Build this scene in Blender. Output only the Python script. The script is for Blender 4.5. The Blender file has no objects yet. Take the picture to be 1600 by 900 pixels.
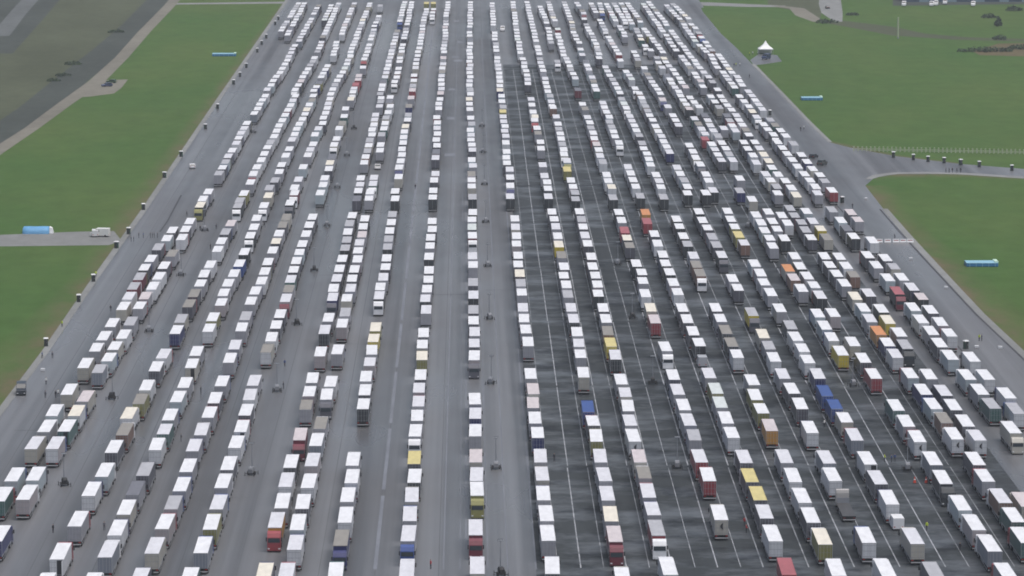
import bpy, bmesh, math, random
from mathutils import Vector, Matrix
R = math.radians
random.seed(11)
scene = bpy.context.scene
COL = scene.collection

# ------------------------------------------------------------------ camera
H = 150.0            # helicopter height above the runway, metres
FPX = 5850.0         # focal length in photo pixels (photo is 1600 wide)
VPX, VPY = 728.0, -440.0
pitch = math.atan((450 - VPY) / FPX)
yaw = math.atan((800 - VPX) / math.hypot(FPX, 450 - VPY))
cd = bpy.data.cameras.new('camera'); cam = bpy.data.objects.new('camera', cd); COL.objects.link(cam)
cam.location = (0, 0, H)
cam.rotation_euler = (R(90) - pitch, 0, -yaw)
cd.sensor_width = 36; cd.lens = 36 * FPX / 1600
cd.clip_start = 1; cd.clip_end = 60000
scene.camera = cam

# ------------------------------------------------------------------ light
SUN_EL, SUN_AZ = R(74), R(120)       # high soft light from behind a cloud deck
w = bpy.data.worlds.new('World'); scene.world = w; w.use_nodes = True
nt = w.node_tree
sky = nt.nodes.new('ShaderNodeTexSky'); sky.sky_type = 'NISHITA'; sky.sun_disc = False
sky.sun_elevation = SUN_EL; sky.sun_rotation = SUN_AZ
sky.air_density = 1.0; sky.dust_density = 4.0; sky.ozone_density = 1.0; sky.altitude = 0
hs = nt.nodes.new('ShaderNodeHueSaturation'); hs.inputs['Saturation'].default_value = 0.85
nt.links.new(sky.outputs[0], hs.inputs['Color'])
bg = nt.nodes['Background']; bg.inputs[1].default_value = 0.08
nt.links.new(hs.outputs[0], bg.inputs[0])
sd = bpy.data.lights.new('sun', 'SUN'); so = bpy.data.objects.new('sun', sd); COL.objects.link(so)
sd.energy = 1.5; sd.angle = R(50); sd.color = (1.0, 0.975, 0.95)
# direction towards the sun (azimuth measured from +Y, clockwise)
sdir = Vector((math.sin(SUN_AZ) * math.cos(SUN_EL), math.cos(SUN_AZ) * math.cos(SUN_EL), math.sin(SUN_EL)))
so.rotation_euler = sdir.to_track_quat('Z', 'Y').to_euler()
so.location = (0, 400, 300)
scene.view_settings.view_transform = 'Standard'
scene.view_settings.look = 'None'
scene.view_settings.gamma = 1
scene.view_settings.exposure = 0.66
scene.render.film_transparent = False
try:
    scene.cycles.volume_bounces = 0
    scene.cycles.max_bounces = 6
    scene.cycles.filter_width = 1.8
except Exception: pass

camM = Matrix.Rotation(-yaw, 3, 'Z') @ Matrix.Rotation(R(90) - pitch, 3, 'X')
def G(x, y, z=0.0):
    """place on the plane of height z seen at photo pixel (x, y)"""
    d = camM @ Vector(((x - 800), -(y - 450), -FPX))
    t = (z - H) / d.z
    return Vector((d.x * t, d.y * t, z))

# ------------------------------------------------------------------ materials
MATS = {}
def nmat(name, col, rough=0.6, metal=0.0, var=0.0, vscale=0.6, bump=0.0, emit=None):
    if name in MATS: return MATS[name]
    m = bpy.data.materials.new(name); m.use_nodes = True
    n = m.node_tree.nodes; l = m.node_tree.links
    b = n['Principled BSDF']
    b.inputs['Base Color'].default_value = (*col, 1)
    b.inputs['Roughness'].default_value = rough; b.inputs['Metallic'].default_value = metal
    if var > 0:
        tc = n.new('ShaderNodeTexCoord'); oi = n.new('ShaderNodeObjectInfo')
        add = n.new('ShaderNodeVectorMath'); add.operation = 'ADD'
        l.new(tc.outputs['Object'], add.inputs[0])
        mul = n.new('ShaderNodeMath'); mul.operation = 'MULTIPLY'; mul.inputs[1].default_value = 371.0
        l.new(oi.outputs['Random'], mul.inputs[0]); l.new(mul.outputs[0], add.inputs[1])
        mp = n.new('ShaderNodeMapping'); mp.inputs['Scale'].default_value = (1.0, .35, 1.0)
        l.new(add.outputs[0], mp.inputs[0])
        nz = n.new('ShaderNodeTexNoise'); nz.inputs['Scale'].default_value = vscale; nz.inputs['Detail'].default_value = 5
        nz.inputs['Roughness'].default_value = .65
        l.new(mp.outputs[0], nz.inputs['Vector'])
        mr = n.new('ShaderNodeMapRange'); mr.inputs[1].default_value = .3; mr.inputs[2].default_value = .72
        mr.inputs[3].default_value = 1 - var; mr.inputs[4].default_value = 1 + var * .35
        l.new(nz.outputs['Fac'], mr.inputs[0])
        mx = n.new('ShaderNodeVectorMath'); mx.operation = 'SCALE'; mx.inputs[0].default_value = col
        l.new(mr.outputs[0], mx.inputs['Scale']); l.new(mx.outputs[0], b.inputs['Base Color'])
    MATS[name] = m
    return m

ROOF = {  # roof sheets as they are
 'w': (.76, .765, .78), 'x': (.66, .66, .69), 'g': (.42, .42, .44), 'd': (.16, .16, .18), 'y': (.62, .53, .22),
 'c': (.76, .71, .60), 'r': (.36, .10, .11), 'o': (.60, .25, .09), 'p': (.60, .54, .54), 'b': (.035, .08, .26),
 't': (.27, .25, .22), 'm': (.62, .66, .64), 'k': (.05, .055, .06)}
BODY = {  # d and k often stand for shade between lorries, put into the colour
 'w': (.62, .63, .65), 'g': (.33, .33, .36), 'd': (.10, .10, .12), 'n': (.03, .035, .13), 'v': (.24, .23, .08),
 'e': (.44, .42, .37), 'r': (.30, .05, .06), 'm': (.16, .03, .045), 'o': (.50, .25, .05), 'y': (.58, .46, .04),
 'u': (.22, .13, .10), 't': (.06, .13, .12), 'l': (.42, .48, .51), 's': (.22, .24, .28), 'k': (.04, .045, .05),
 'p': (.38, .34, .35), 'b': (.03, .07, .25)}
def roof_m(c): return nmat('trailer_roof_' + c, ROOF[c], .5, var=.17, vscale=.9)
def body_m(c): return nmat('trailer_side_' + c, BODY[c], .45, var=.12, vscale=.7)
M_ALU = nmat('aluminium_trim', (.45, .46, .48), .4, .6)
M_DARK = nmat('chassis_black', (.025, .025, .028), .6)
M_TYRE = nmat('tyre_rubber', (.02, .02, .02), .85)
M_GLASS = nmat('dark_glass', (.015, .02, .025), .08)
M_RED = nmat('lamp_red', (.45, .03, .03), .35)
M_PALE = nmat('pale_bumper', (.5, .5, .5), .5)
M_WHITE = nmat('white_paint', (.78, .78, .78), .4)
M_BLK = nmat('mark_and_shade_black', (.03, .03, .035), .5)
M_GREY = nmat('grey_paint', (.25, .26, .28), .5)

# ------------------------------------------------------------------ helpers
class MB:
    """collects boxes, prisms and tubes and links them as ONE mesh object"""
    def __init__(s): s.v = []; s.f = []; s.m = []; s.mats = []; s.M = None
    def mi(s, mat):
        if mat not in s.mats: s.mats.append(mat)
        return s.mats.index(mat)
    def raw(s, vs, fs, mat):
        o = len(s.v)
        if s.M is not None: vs = [s.M @ Vector(p) for p in vs]
        s.v.extend([tuple(p) for p in vs])
        ml = mat if isinstance(mat, (list, tuple)) else [mat] * len(fs)
        for f, mm in zip(fs, ml):
            s.f.append([i + o for i in f]); s.m.append(s.mi(mm))
    def box(s, x0, x1, y0, y1, z0, z1, mat, top=None, rear=None, front=None):
        vs = [(x0, y0, z0), (x1, y0, z0), (x1, y1, z0), (x0, y1, z0), (x0, y0, z1), (x1, y0, z1), (x1, y1, z1), (x0, y1, z1)]
        fs = [(0, 3, 2, 1), (4, 5, 6, 7), (0, 1, 5, 4), (2, 3, 7, 6), (1, 2, 6, 5), (3, 0, 4, 7)]
        s.raw(vs, fs, [mat, top or mat, rear or mat, front or mat, mat, mat])
    def prism(s, prof, x0, x1, mat):
        """profile of (y, z) points extruded along x"""
        n = len(prof)
        vs = [(x0, a, b) for a, b in prof] + [(x1, a, b) for a, b in prof]
        fs = [tuple(range(n))[::-1], tuple(range(n, 2 * n))] + [(i, (i + 1) % n, n + (i + 1) % n, n + i) for i in range(n)]
        s.raw(vs, fs, mat)
    def tube(s, a, b, r0, r1, mat, n=8):
        a = Vector(a); b = Vector(b); d = (b - a).normalized()
        q = d.to_track_quat('Z', 'Y').to_matrix()
        vs = []
        for p, r in ((a, r0), (b, r1)):
            for i in range(n):
                t = 2 * math.pi * i / n
                vs.append(p + q @ Vector((r * math.cos(t), r * math.sin(t), 0)))
        fs = [(i, (i + 1) % n, n + (i + 1) % n, n + i) for i in range(n)] + [tuple(range(n))[::-1], tuple(range(n, 2 * n))]
        s.raw(vs, fs, mat)
    def build(s, name, parent=None, bevel=0.0):
        me = bpy.data.meshes.new(name); me.from_pydata(s.v, [], s.f)
        for m in s.mats: me.materials.append(m)
        me.polygons.foreach_set('material_index', s.m); me.update()
        bm = bmesh.new(); bm.from_mesh(me); bmesh.ops.recalc_face_normals(bm, faces=bm.faces)
        if bevel > 0:
            bmesh.ops.remove_doubles(bm, verts=bm.verts, dist=1e-4)
            bmesh.ops.bevel(bm, geom=list(bm.edges), offset=bevel, segments=1, affect='EDGES', profile=.7)
        bm.to_mesh(me); bm.free()
        o = bpy.data.objects.new(name, me); COL.objects.link(o)
        if parent: o.parent = parent
        return o
def tag(o, label=None, cat=None, group=None, kind=None):
    if label: o['label'] = label
    if cat: o['category'] = cat
    if group: o['group'] = group
    if kind: o['kind'] = kind
    return o
def empty(name, loc, rz=0.0):
    o = bpy.data.objects.new(name, None); COL.objects.link(o); o.location = loc; o.rotation_euler = (0, 0, rz)
    o.empty_display_size = .5
    return o
def kids(o): return KIDS.get(o, [])
KIDS = {}
def reg(parent, *objs):
    KIDS.setdefault(parent, []).extend(objs)
    return objs[0]
def copy_tree(o, parent=None):
    c = o.copy(); COL.objects.link(c)
    if parent: c.parent = parent
    for ch in list(kids(o)):
        k = copy_tree(ch, c); reg(c, k)
    return c
ORD = ['', 'first', 'second', 'third', 'fourth', 'fifth', 'sixth', 'seventh', 'eighth', 'ninth', 'tenth', 'eleventh',
       'twelfth', 'thirteenth', 'fourteenth', 'fifteenth', 'sixteenth', 'seventeenth', 'eighteenth', 'nineteenth', 'twentieth']
def ordn(i):
    if i < len(ORD): return ORD[i]
    if i < 30: return 'twenty-' + ORD[i - 20]
    if i == 30: return 'thirtieth'
    if i < 40: return 'thirty-' + ORD[i - 30]
    if i == 40: return 'fortieth'
    return 'forty-' + ORD[i - 40]

# ------------------------------------------------------------------ ground materials
def ground_mat(name, base, kind):
    m = bpy.data.materials.new(name); m.use_nodes = True
    n = m.node_tree.nodes; l = m.node_tree.links; b = n['Principled BSDF']
    tc = n.new('ShaderNodeTexCoord')
    def noise(scale, sx=1, sy=1, det=4, rough=.55, off=0):
        mp = n.new('ShaderNodeMapping'); mp.inputs['Scale'].default_value = (sx, sy, 1); mp.inputs['Location'].default_value = (off, off * 1.7, 0)
        l.new(tc.outputs['Object'], mp.inputs[0])
        z = n.new('ShaderNodeTexNoise'); z.inputs['Scale'].default_value = scale; z.inputs['Detail'].default_value = det
        z.inputs['Roughness'].default_value = rough
        l.new(mp.outputs[0], z.inputs['Vector']); return z.outputs['Fac']
    def rng(src, a, b_, c, d):
        r = n.new('ShaderNodeMapRange'); r.inputs[1].default_value = a; r.inputs[2].default_value = b_
        r.inputs[3].default_value = c; r.inputs[4].default_value = d; l.new(src, r.inputs[0]); return r.outputs[0]
    def mulv(a, c):
        q = n.new('ShaderNodeMath'); q.operation = 'MULTIPLY'; l.new(a, q.inputs[0])
        if isinstance(c, float): q.inputs[1].default_value = c
        else: l.new(c, q.inputs[1])
        return q.outputs[0]
    def mix(f, c1, c2):
        q = n.new('ShaderNodeMix'); q.data_type = 'RGBA'; l.new(f, q.inputs[0])
        for s_, c in ((6, c1), (7, c2)):
            if isinstance(c, tuple): q.inputs[s_].default_value = (*c, 1)
            else: l.new(c, q.inputs[s_])
        return q.outputs[2]
    def scale(c, f):
        q = n.new('ShaderNodeVectorMath'); q.operation = 'SCALE'
        if isinstance(c, tuple): q.inputs[0].default_value = c
        else: l.new(c, q.inputs[0])
        l.new(f, q.inputs['Scale']); return q.outputs[0]
    if kind == 'tarmac':
        lane = rng(noise(1.0, .13, .0010, 4, .6), .36, .64, .66, 1.30)        # long paving lanes and tyre tracks
        fine = rng(noise(1.0, .9, .004, 3, .6, 7), .3, .7, .95, 1.05)
        big = rng(noise(.011, 1, .35, 3, .5, 3), .3, .7, .88, 1.1)
        col = scale(base, mulv(mulv(lane, fine), big))
        l.new(col, b.inputs['Base Color'])
        wet = noise(.02, 1, .22, 4, .6, 21)
        l.new(rng(wet, .35, .65, .22, .5), b.inputs['Roughness']); l.new(rng(wet, .35, .65, .22, .08), b.inputs['Specular IOR Level'])
    elif kind == 'dark':
        lane = rng(noise(1.0, .14, .0015, 3, .6, 5), .3, .7, .80, 1.15)
        blot = noise(.11, .34, .55, 6, .68, 11)                                 # lighter, smoother patches across the bays
        c2 = mix(rng(blot, .47, .62, 0, 1), tuple(base), (.088, .095, .101))
        streak = rng(noise(.16, .42, .55, 5, .7, 31), .52, .62, 0, 1)
        c3 = mix(mulv(streak, .6), c2, (.008, .009, .012))
        l.new(scale(c3, lane), b.inputs['Base Color'])
        l.new(rng(blot, .45, .64, .5, .3), b.inputs['Roughness']); l.new(rng(blot, .45, .64, .02, .10), b.inputs['Specular IOR Level'])
    elif kind == 'grass':
        a = noise(.012, 1, .4, 5, .55, 2); c = noise(.0035, 1, .5, 4, .5, 9); f = noise(.12, 1, .5, 5, .7, 4)
        g1 = mix(rng(a, .35, .65, 0, 1), (.055, .110, .031), (.075, .118, .036))
        g2 = mix(rng(c, .45, .7, 0, .5), g1, (.092, .108, .040))
        l.new(scale(g2, rng(f, .25, .75, .82, 1.15)), b.inputs['Base Color']); b.inputs['Roughness'].default_value = .9
    elif kind == 'field':
        a = noise(.02, 1, .4, 5, .6, 2); f = noise(.2, 1, .5, 5, .7, 4)
        g = mix(rng(a, .35, .65, 0, 1), tuple(base), tuple(x * .78 for x in base))
        l.new(scale(g, rng(f, .25, .75, .85, 1.12)), b.inputs['Base Color']); b.inputs['Roughness'].default_value = .9
    if kind in ('grass', 'field'): b.inputs['Specular IOR Level'].default_value = 0.0
    return m
MG_GRASS = ground_mat('grass_field', (.06, .1, .03), 'grass')
MG_TAR = ground_mat('old_tarmac', (.124, .126, .132), 'tarmac')
MG_DARK = ground_mat('new_tarmac', (.044, .049, .052), 'dark')
MG_FIELD = ground_mat('bare_field', (.088, .100, .064), 'field')
MG_SOIL = ground_mat('worn_turf', (.125, .105, .062), 'field')
MG_GRAVEL = ground_mat('pale_gravel', (.20, .19, .16), 'field')
MG_CONC = ground_mat('concrete_edge', (.235, .24, .235), 'field')
MG_ROAD = ground_mat('far_road', (.070, .080, .072), 'field')
MG_ROAD2 = ground_mat('pale_far_road', (.13, .14, .14), 'field')
def line_mat():
    m = bpy.data.materials.new('bay_line_paint'); m.use_nodes = True
    n = m.node_tree.nodes; l = m.node_tree.links; b = n['Principled BSDF']
    tc = n.new('ShaderNodeTexCoord'); z = n.new('ShaderNodeTexNoise'); z.inputs['Scale'].default_value = .25; z.inputs['Detail'].default_value = 5
    l.new(tc.outputs['Object'], z.inputs['Vector'])
    r = n.new('ShaderNodeValToRGB'); r.color_ramp.elements[0].position = .33; r.color_ramp.elements[0].color = (.13, .14, .15, 1)
    r.color_ramp.elements[1].position = .6; r.color_ramp.elements[1].color = (.34, .35, .37, 1)
    l.new(z.outputs['Fac'], r.inputs[0]); l.new(r.outputs[0], b.inputs['Base Color']); b.inputs['Roughness'].default_value = .6
    return m
M_LINE = line_mat()
M_FAINT = nmat('faded_line_paint', (.17, .18, .205), .6, var=.3, vscale=.2)

def sheet(name, pts, z, mat, kind='structure', px=True, world=None):
    """flat polygon; pts in photo pixels (converted to the ground plane) unless px=False"""
    vs = [tuple(G(x, y, z)) if px else (x, y, z) for x, y in pts]
    me = bpy.data.meshes.new(name); me.from_pydata(vs, [], [tuple(range(len(vs)))])
    me.materials.append(mat); me.update()
    if me.polygons[0].normal.z < 0: me.flip_normals()
    o = bpy.data.objects.new(name, me); COL.objects.link(o)
    if kind: o['kind'] = kind
    return o
def ribbon(name, pts, wid, z, mat, kind='structure'):
    c = [G(x, y, z) for x, y in pts]; vs = []; fs = []
    for i, p in enumerate(c):
        a = c[max(i - 1, 0)]; b = c[min(i + 1, len(c) - 1)]
        d = (b - a).normalized(); nrm = Vector((-d.y, d.x, 0))
        ww = wid[i] if isinstance(wid, (list, tuple)) else wid
        vs += [tuple(p + nrm * ww / 2), tuple(p - nrm * ww / 2)]
    for i in range(len(c) - 1): fs.append((2 * i, 2 * i + 1, 2 * i + 3, 2 * i + 2))
    me = bpy.data.meshes.new(name); me.from_pydata(vs, [], fs); me.materials.append(mat); me.update()
    if me.polygons[0].normal.z < 0: me.flip_normals()
    o = bpy.data.objects.new(name, me); COL.objects.link(o)
    if kind: o['kind'] = kind
    return o

def verge_mat():
    m = ground_mat('worn_verge', (0, 0, 0), 'grass')
    n = m.node_tree.nodes; l = m.node_tree.links; b = n['Principled BSDF']
    src = b.inputs['Base Color'].links[0].from_socket
    at = n.new('ShaderNodeAttribute'); at.attribute_name = 'worn'
    tc = n.new('ShaderNodeTexCoord'); mp = n.new('ShaderNodeMapping'); mp.inputs['Scale'].default_value = (1, .3, 1)
    l.new(tc.outputs['Object'], mp.inputs[0])
    z = n.new('ShaderNodeTexNoise'); z.inputs['Scale'].default_value = .09; z.inputs['Detail'].default_value = 6; z.inputs['Roughness'].default_value = .7
    l.new(mp.outputs[0], z.inputs['Vector'])
    ad = n.new('ShaderNodeMath'); ad.operation = 'MULTIPLY'; l.new(at.outputs['Fac'], ad.inputs[0])
    r0 = n.new('ShaderNodeMapRange'); r0.inputs[1].default_value = .3; r0.inputs[2].default_value = .7; l.new(z.outputs['Fac'], r0.inputs[0]); l.new(r0.outputs[0], ad.inputs[1])
    q = n.new('ShaderNodeMix'); q.data_type = 'RGBA'; l.new(ad.outputs[0], q.inputs[0])
    l.new(src, q.inputs[6]); q.inputs[7].default_value = (.125, .105, .065, 1)
    l.new(q.outputs[2], b.inputs['Base Color'])
    return m
MG_VERGE = verge_mat()
def verge(name, pts, side, wid):
    """trodden strip of turf, fading from bare soil at the pavement to grass"""
    c = [G(x, y, .012) for x, y in pts]; vs = []; fs = []; at = []
    for i, p in enumerate(c):
        a = c[max(i - 1, 0)]; b = c[min(i + 1, len(c) - 1)]
        d = (b - a).normalized(); nrm = Vector((d.y, -d.x, 0)) * (1 if (d.y < 0) == (side > 0) else -1)
        if name.startswith('road'): nrm = Vector((0, -1, 0))
        elif name.startswith('upper'): nrm = Vector((.4, 1, 0)).normalized()
        elif side > 0: nrm = Vector((abs(nrm.x), nrm.y * (1 if nrm.x > 0 else -1), 0))
        else: nrm = Vector((-abs(nrm.x), nrm.y * (1 if nrm.x < 0 else -1), 0))
        for k in range(4):
            vs.append(tuple(p + nrm * (wid[min(i, len(wid) - 1)] * k / 3 - .5))); at.append((1.4, .95, .4, 0)[k])
    for i in range(len(c) - 1):
        for k in range(3): fs.append((4 * i + k, 4 * i + k + 1, 4 * i + 5 + k, 4 * i + 4 + k))
    me = bpy.data.meshes.new(name); me.from_pydata(vs, [], fs); me.materials.append(MG_VERGE); me.update()
    if me.polygons[0].normal.z < 0: me.flip_normals()
    A = me.attributes.new('worn', 'FLOAT', 'POINT'); A.data.foreach_set('value', at)
    o = bpy.data.objects.new(name, me); COL.objects.link(o); o['kind'] = 'structure'
    return o

# ------------------------------------------------------------------ setting
sheet('ground', [(-6000, -1000), (6000, -1000), (6000, 9000), (-6000, 9000)], 0, MG_GRASS, px=False)
# left edge / right edge of the old runway (photo pixels), carried on beyond the frame
left_edge = [(452, -6), (445, 5), (330, 172), (222, 332), (145, 440), (70, 550), (0, 643), (-200, 900), (-420, 1200)]
right_edge = [(1087, -6), (1098, 18), (1126, 52), (1152, 76), (1175, 100), (1220, 146), (1262, 190), (1295, 222)]
road_top = [(1330, 231), (1400, 244), (1500, 256), (1600, 264), (1800, 277)]
road_bot = [(1800, 290), (1600, 278), (1500, 272), (1400, 272), (1366, 278), (1352, 290)]
right_low = [(1380, 326), (1415, 366), (1460, 415), (1530, 490), (1600, 556), (1900, 850), (2300, 1200)]
sheet('runway', left_edge[::-1] + right_edge + road_top + road_bot + right_low, .02, MG_TAR)
# strips of concrete and worn turf beside the runway
ribbon('left_kerb_strip', left_edge, 1.8, .05, MG_CONC)
verge('left_verge', left_edge[1:-1], -1, [3, 7, 9, 8, 14, 10, 8])
ribbon('right_kerb_strip', [(x + 2, y) for x, y in right_low], 2.0, .05, MG_CONC)
verge('right_verge', [(1352, 290)] + right_low[:-1], 1, [10, 8, 9, 12, 13, 9, 7])
verge('upper_verge', [(1262, 190), (1295, 222), (1330, 231), (1400, 244), (1500, 256)], 1, [2, 5, 9, 6, 4])
verge('road_verge_soil', [(1366, 278), (1400, 272), (1500, 272), (1600, 278)], -1, [9, 13, 12, 9])
ribbon('upper_kerb_strip', [(x + 2, y) for x, y in right_edge[4:]], 1.6, .05, MG_CONC)
ribbon('road_verge', [(1356, 280), (1372, 274), (1400, 270.5), (1450, 270), (1500, 271), (1600, 277.5), (1800, 289)], [2, 4, 5, 5, 5, 5, 5], .06, MG_CONC)
# newer, darker surface on the right-hand half
dark = sheet('dark_surface', [(786, 101), (1075, 101), (1160, 205), (1240, 300), (1330, 418), (1480, 617), (1560, 722), (1600, 776), (1800, 1040),
                              (1800, 1200), (862, 1200), (838, 900), (828, 740), (812, 500), (799, 300)], .04, MG_DARK)
sheet('branch_road', [(1172, 94), (1186, 84), (1214, 86), (1222, 96), (1196, 100), (1178, 102)], .03, MG_TAR)
sheet('side_road', [(-200, 384), (0, 385), (80, 384), (170, 383), (190, 376), (178, 361), (120, 362), (0, 367), (-200, 369)], .03, MG_CONC)
# roads, track and gravel pad beyond the grass on the left
sheet('gravel_pad', [(120, 152), (148, 126), (200, 124), (190, 137), (178, 146), (140, 151)], .03, MG_GRAVEL)
ribbon('gravel_track', [(-60, 275), (0, 233), (50, 200), (100, 163), (150, 128), (190, 90), (225, 50), (262, 12), (290, -20)], [6, 6, 5.5, 6, 7, 6, 6, 6, 6], .04, MG_GRAVEL)
sheet('bare_field_left', [(-400, 300), (0, 208), (60, 165), (120, 110), (180, 62), (235, 12), (255, -20), (60, -20), (0, 58), (-400, 260)], .008, MG_FIELD)
ribbon('dark_road', [(-80, 260), (0, 210), (60, 168), (115, 122), (170, 78), (215, 38), (262, -12)], 15, .02, MG_ROAD)
ribbon('far_left_road', [(-60, 84), (0, 26), (40, -14)], 46, .02, MG_ROAD)
ribbon('far_left_kerb', [(0, 56), (25, 24), (52, -6)], 9, .03, MG_ROAD2)
ribbon('end_taxiway', [(262, 6), (445, 4), (800, 3), (1100, 6), (1180, 9), (1225, 10)], [10, 14, 26, 24, 18, 10], .015, MG_CONC)
sheet('end_apron', [(440, 8), (455, -10), (1085, -10), (1100, 12)], .017, MG_TAR)
sheet('brown_patch', [(1200, -8), (1282, -8), (1284, 20), (1280, 33), (1262, 30), (1245, 18), (1200, 8)], .01, MG_FIELD)
ribbon('brown_patch_edge', [(1210, 9), (1245, 13), (1258, 24), (1280, 34)], [6, 8, 10, 6], .02, MG_GRAVEL)
ribbon('far_right_road', [(1297, -12), (1297, 6), (1300, 20), (1310, 34)], [11, 12, 11, 4], .025, MG_CONC)
ribbon('faint_far_track', [(1290, 32), (1360, 42), (1420, 54), (1500, 60), (1700, 66)], [14, 22, 20, 16, 14], .012, MG_FIELD)
sheet('bare_patch_right', [(1520, 80), (1560, 68), (1640, 66), (1700, 90), (1600, 88), (1530, 86)], .012, MG_SOIL)
sheet('far_strip', [(1395, 9), (1640, 6), (1700, -6), (1395, -6)], .02, MG_ROAD)

# drainage slot and tar joint that run beside the right-hand edge
MG_SLOT = nmat('dark_slot', (.035, .035, .04), .7)
ribbon('edge_drain', [(x - 5, y + 1) for x, y in right_low], .55, .05, MG_SLOT)
ribbon('tar_joint', [(1305, 318), (1355, 372), (1400, 425), (1453, 490), (1500, 545), (1560, 610), (1620, 675), (1900, 980)], .45, .045, MG_SLOT)
ribbon('left_joint', [(283, 305), (262, 345), (250, 362)], .5, .045, MG_SLOT)

# transverse joints, sealed cracks and repair patches in the old surface
rj = random.Random(3)
MG_JOINT = nmat('joint_sealant', (.095, .098, .104), .6); MG_PATCH = ground_mat('repair_patch', (.112, .12, .135), 'field')
jb = MB(); pb = MB()
for i in range(46):
    y = rj.uniform(700, 2000); x0 = rj.uniform(-98, 8); w_ = rj.uniform(4, 16)
    if rj.random() < .7: jb.raw([(x0, y, .045), (x0 + w_, y + rj.uniform(-.3, .3), .045), (x0 + w_, y + .35, .045), (x0, y + .35, .045)], [(0, 1, 2, 3)], MG_JOINT)
    elif False: pb.raw([(x0, y, .035), (x0 + w_ * .4, y, .035), (x0 + w_ * .4, y + w_ * 1.6, .035), (x0, y + w_ * 1.6, .035)], [(0, 1, 2, 3)], MG_PATCH)
for xx in (-93.5, -78, -66.8, -51.5, -41, -26.5, -16.5, -5.2, 7.2): jb.raw([(xx, 560, .044), (xx + .14, 560, .044), (xx + .14, 2100, .044), (xx, 2100, .044)], [(0, 1, 2, 3)], MG_JOINT)
o = jb.build('surface_joints'); o['kind'] = 'structure'

# painted bay lines on the dark surface: 4 m apart, in 100 m blocks
Xl = G(889, 750).x
Y0 = G(900, 890).y
lines = MB(); k = 0
for i in range(-1, 20):
    X = Xl + 4.08 * i
    for j in range(0, 11):
        a = Y0 + 92.4 * j + 1.2; b_ = a + 90.2
        u = (camM.transposed() @ (Vector((X, a, 0)) - Vector((0, 0, H))))
        if j > 9: b_ = a + 36
        off = .12 * math.sin(i * 3.1 + j)
        wd = .11 if i % 2 == 0 else .07
        if i in (-1,): wd = .05
        lines.raw([(X + off - wd, a, .06), (X + off + wd, a, .06), (X + off + wd, b_, .06), (X + off - wd, b_, .06)], [(0, 1, 2, 3)], M_LINE)
o = lines.build('painted_bay_lines'); o['kind'] = 'structure'
lines = MB()
for (xa, ya, xb, yb, dash, wd) in ((678, 50, 586, 890, 1, .35), (691, 890, 716, 40, 0, .12), (795, 890, 752, 60, 0, .12), (761, 890, 748, 300, 0, .10),
                                   (836, 890, 770, 60, 0, .12), (728, 860, 728, 40, 0, .12), (720, 890, 722, 300, 0, .08)):
    a = G(xa, ya); b_ = G(xb, yb)
    if a.y > b_.y: a, b_ = b_, a
    X = (a.x + b_.x) / 2 if not dash else a.x
    y = a.y
    while y < b_.y:
        y2 = min(y + (64 if dash else 120), b_.y)
        lines.raw([(X - wd, y, .045), (X + wd, y, .045), (X + wd, y2, .045), (X - wd, y2, .045)], [(0, 1, 2, 3)], M_FAINT)
        y = y2 + (6 if dash else .5)
o = lines.build('faded_runway_lines'); o['kind'] = 'structure'
# worn landing marks beside the centre row
lines = MB()
for (x, y, wx) in ((713, 33, 8), (720, 66, 9), (712, 89, 10), (716, 95, 12), (706, 140, 8), (704, 185, 9), (703, 242, 11)):
    c = G(x, y)
    lines.raw([(c.x - wx / 6, c.y - 5, .05), (c.x + wx / 6, c.y - 5, .05), (c.x + wx / 6, c.y + 5, .05), (c.x - wx / 6, c.y + 5, .05)], [(0, 1, 2, 3)], M_FAINT)
o = lines.build('worn_surface_marks'); o['kind'] = 'structure'

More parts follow.
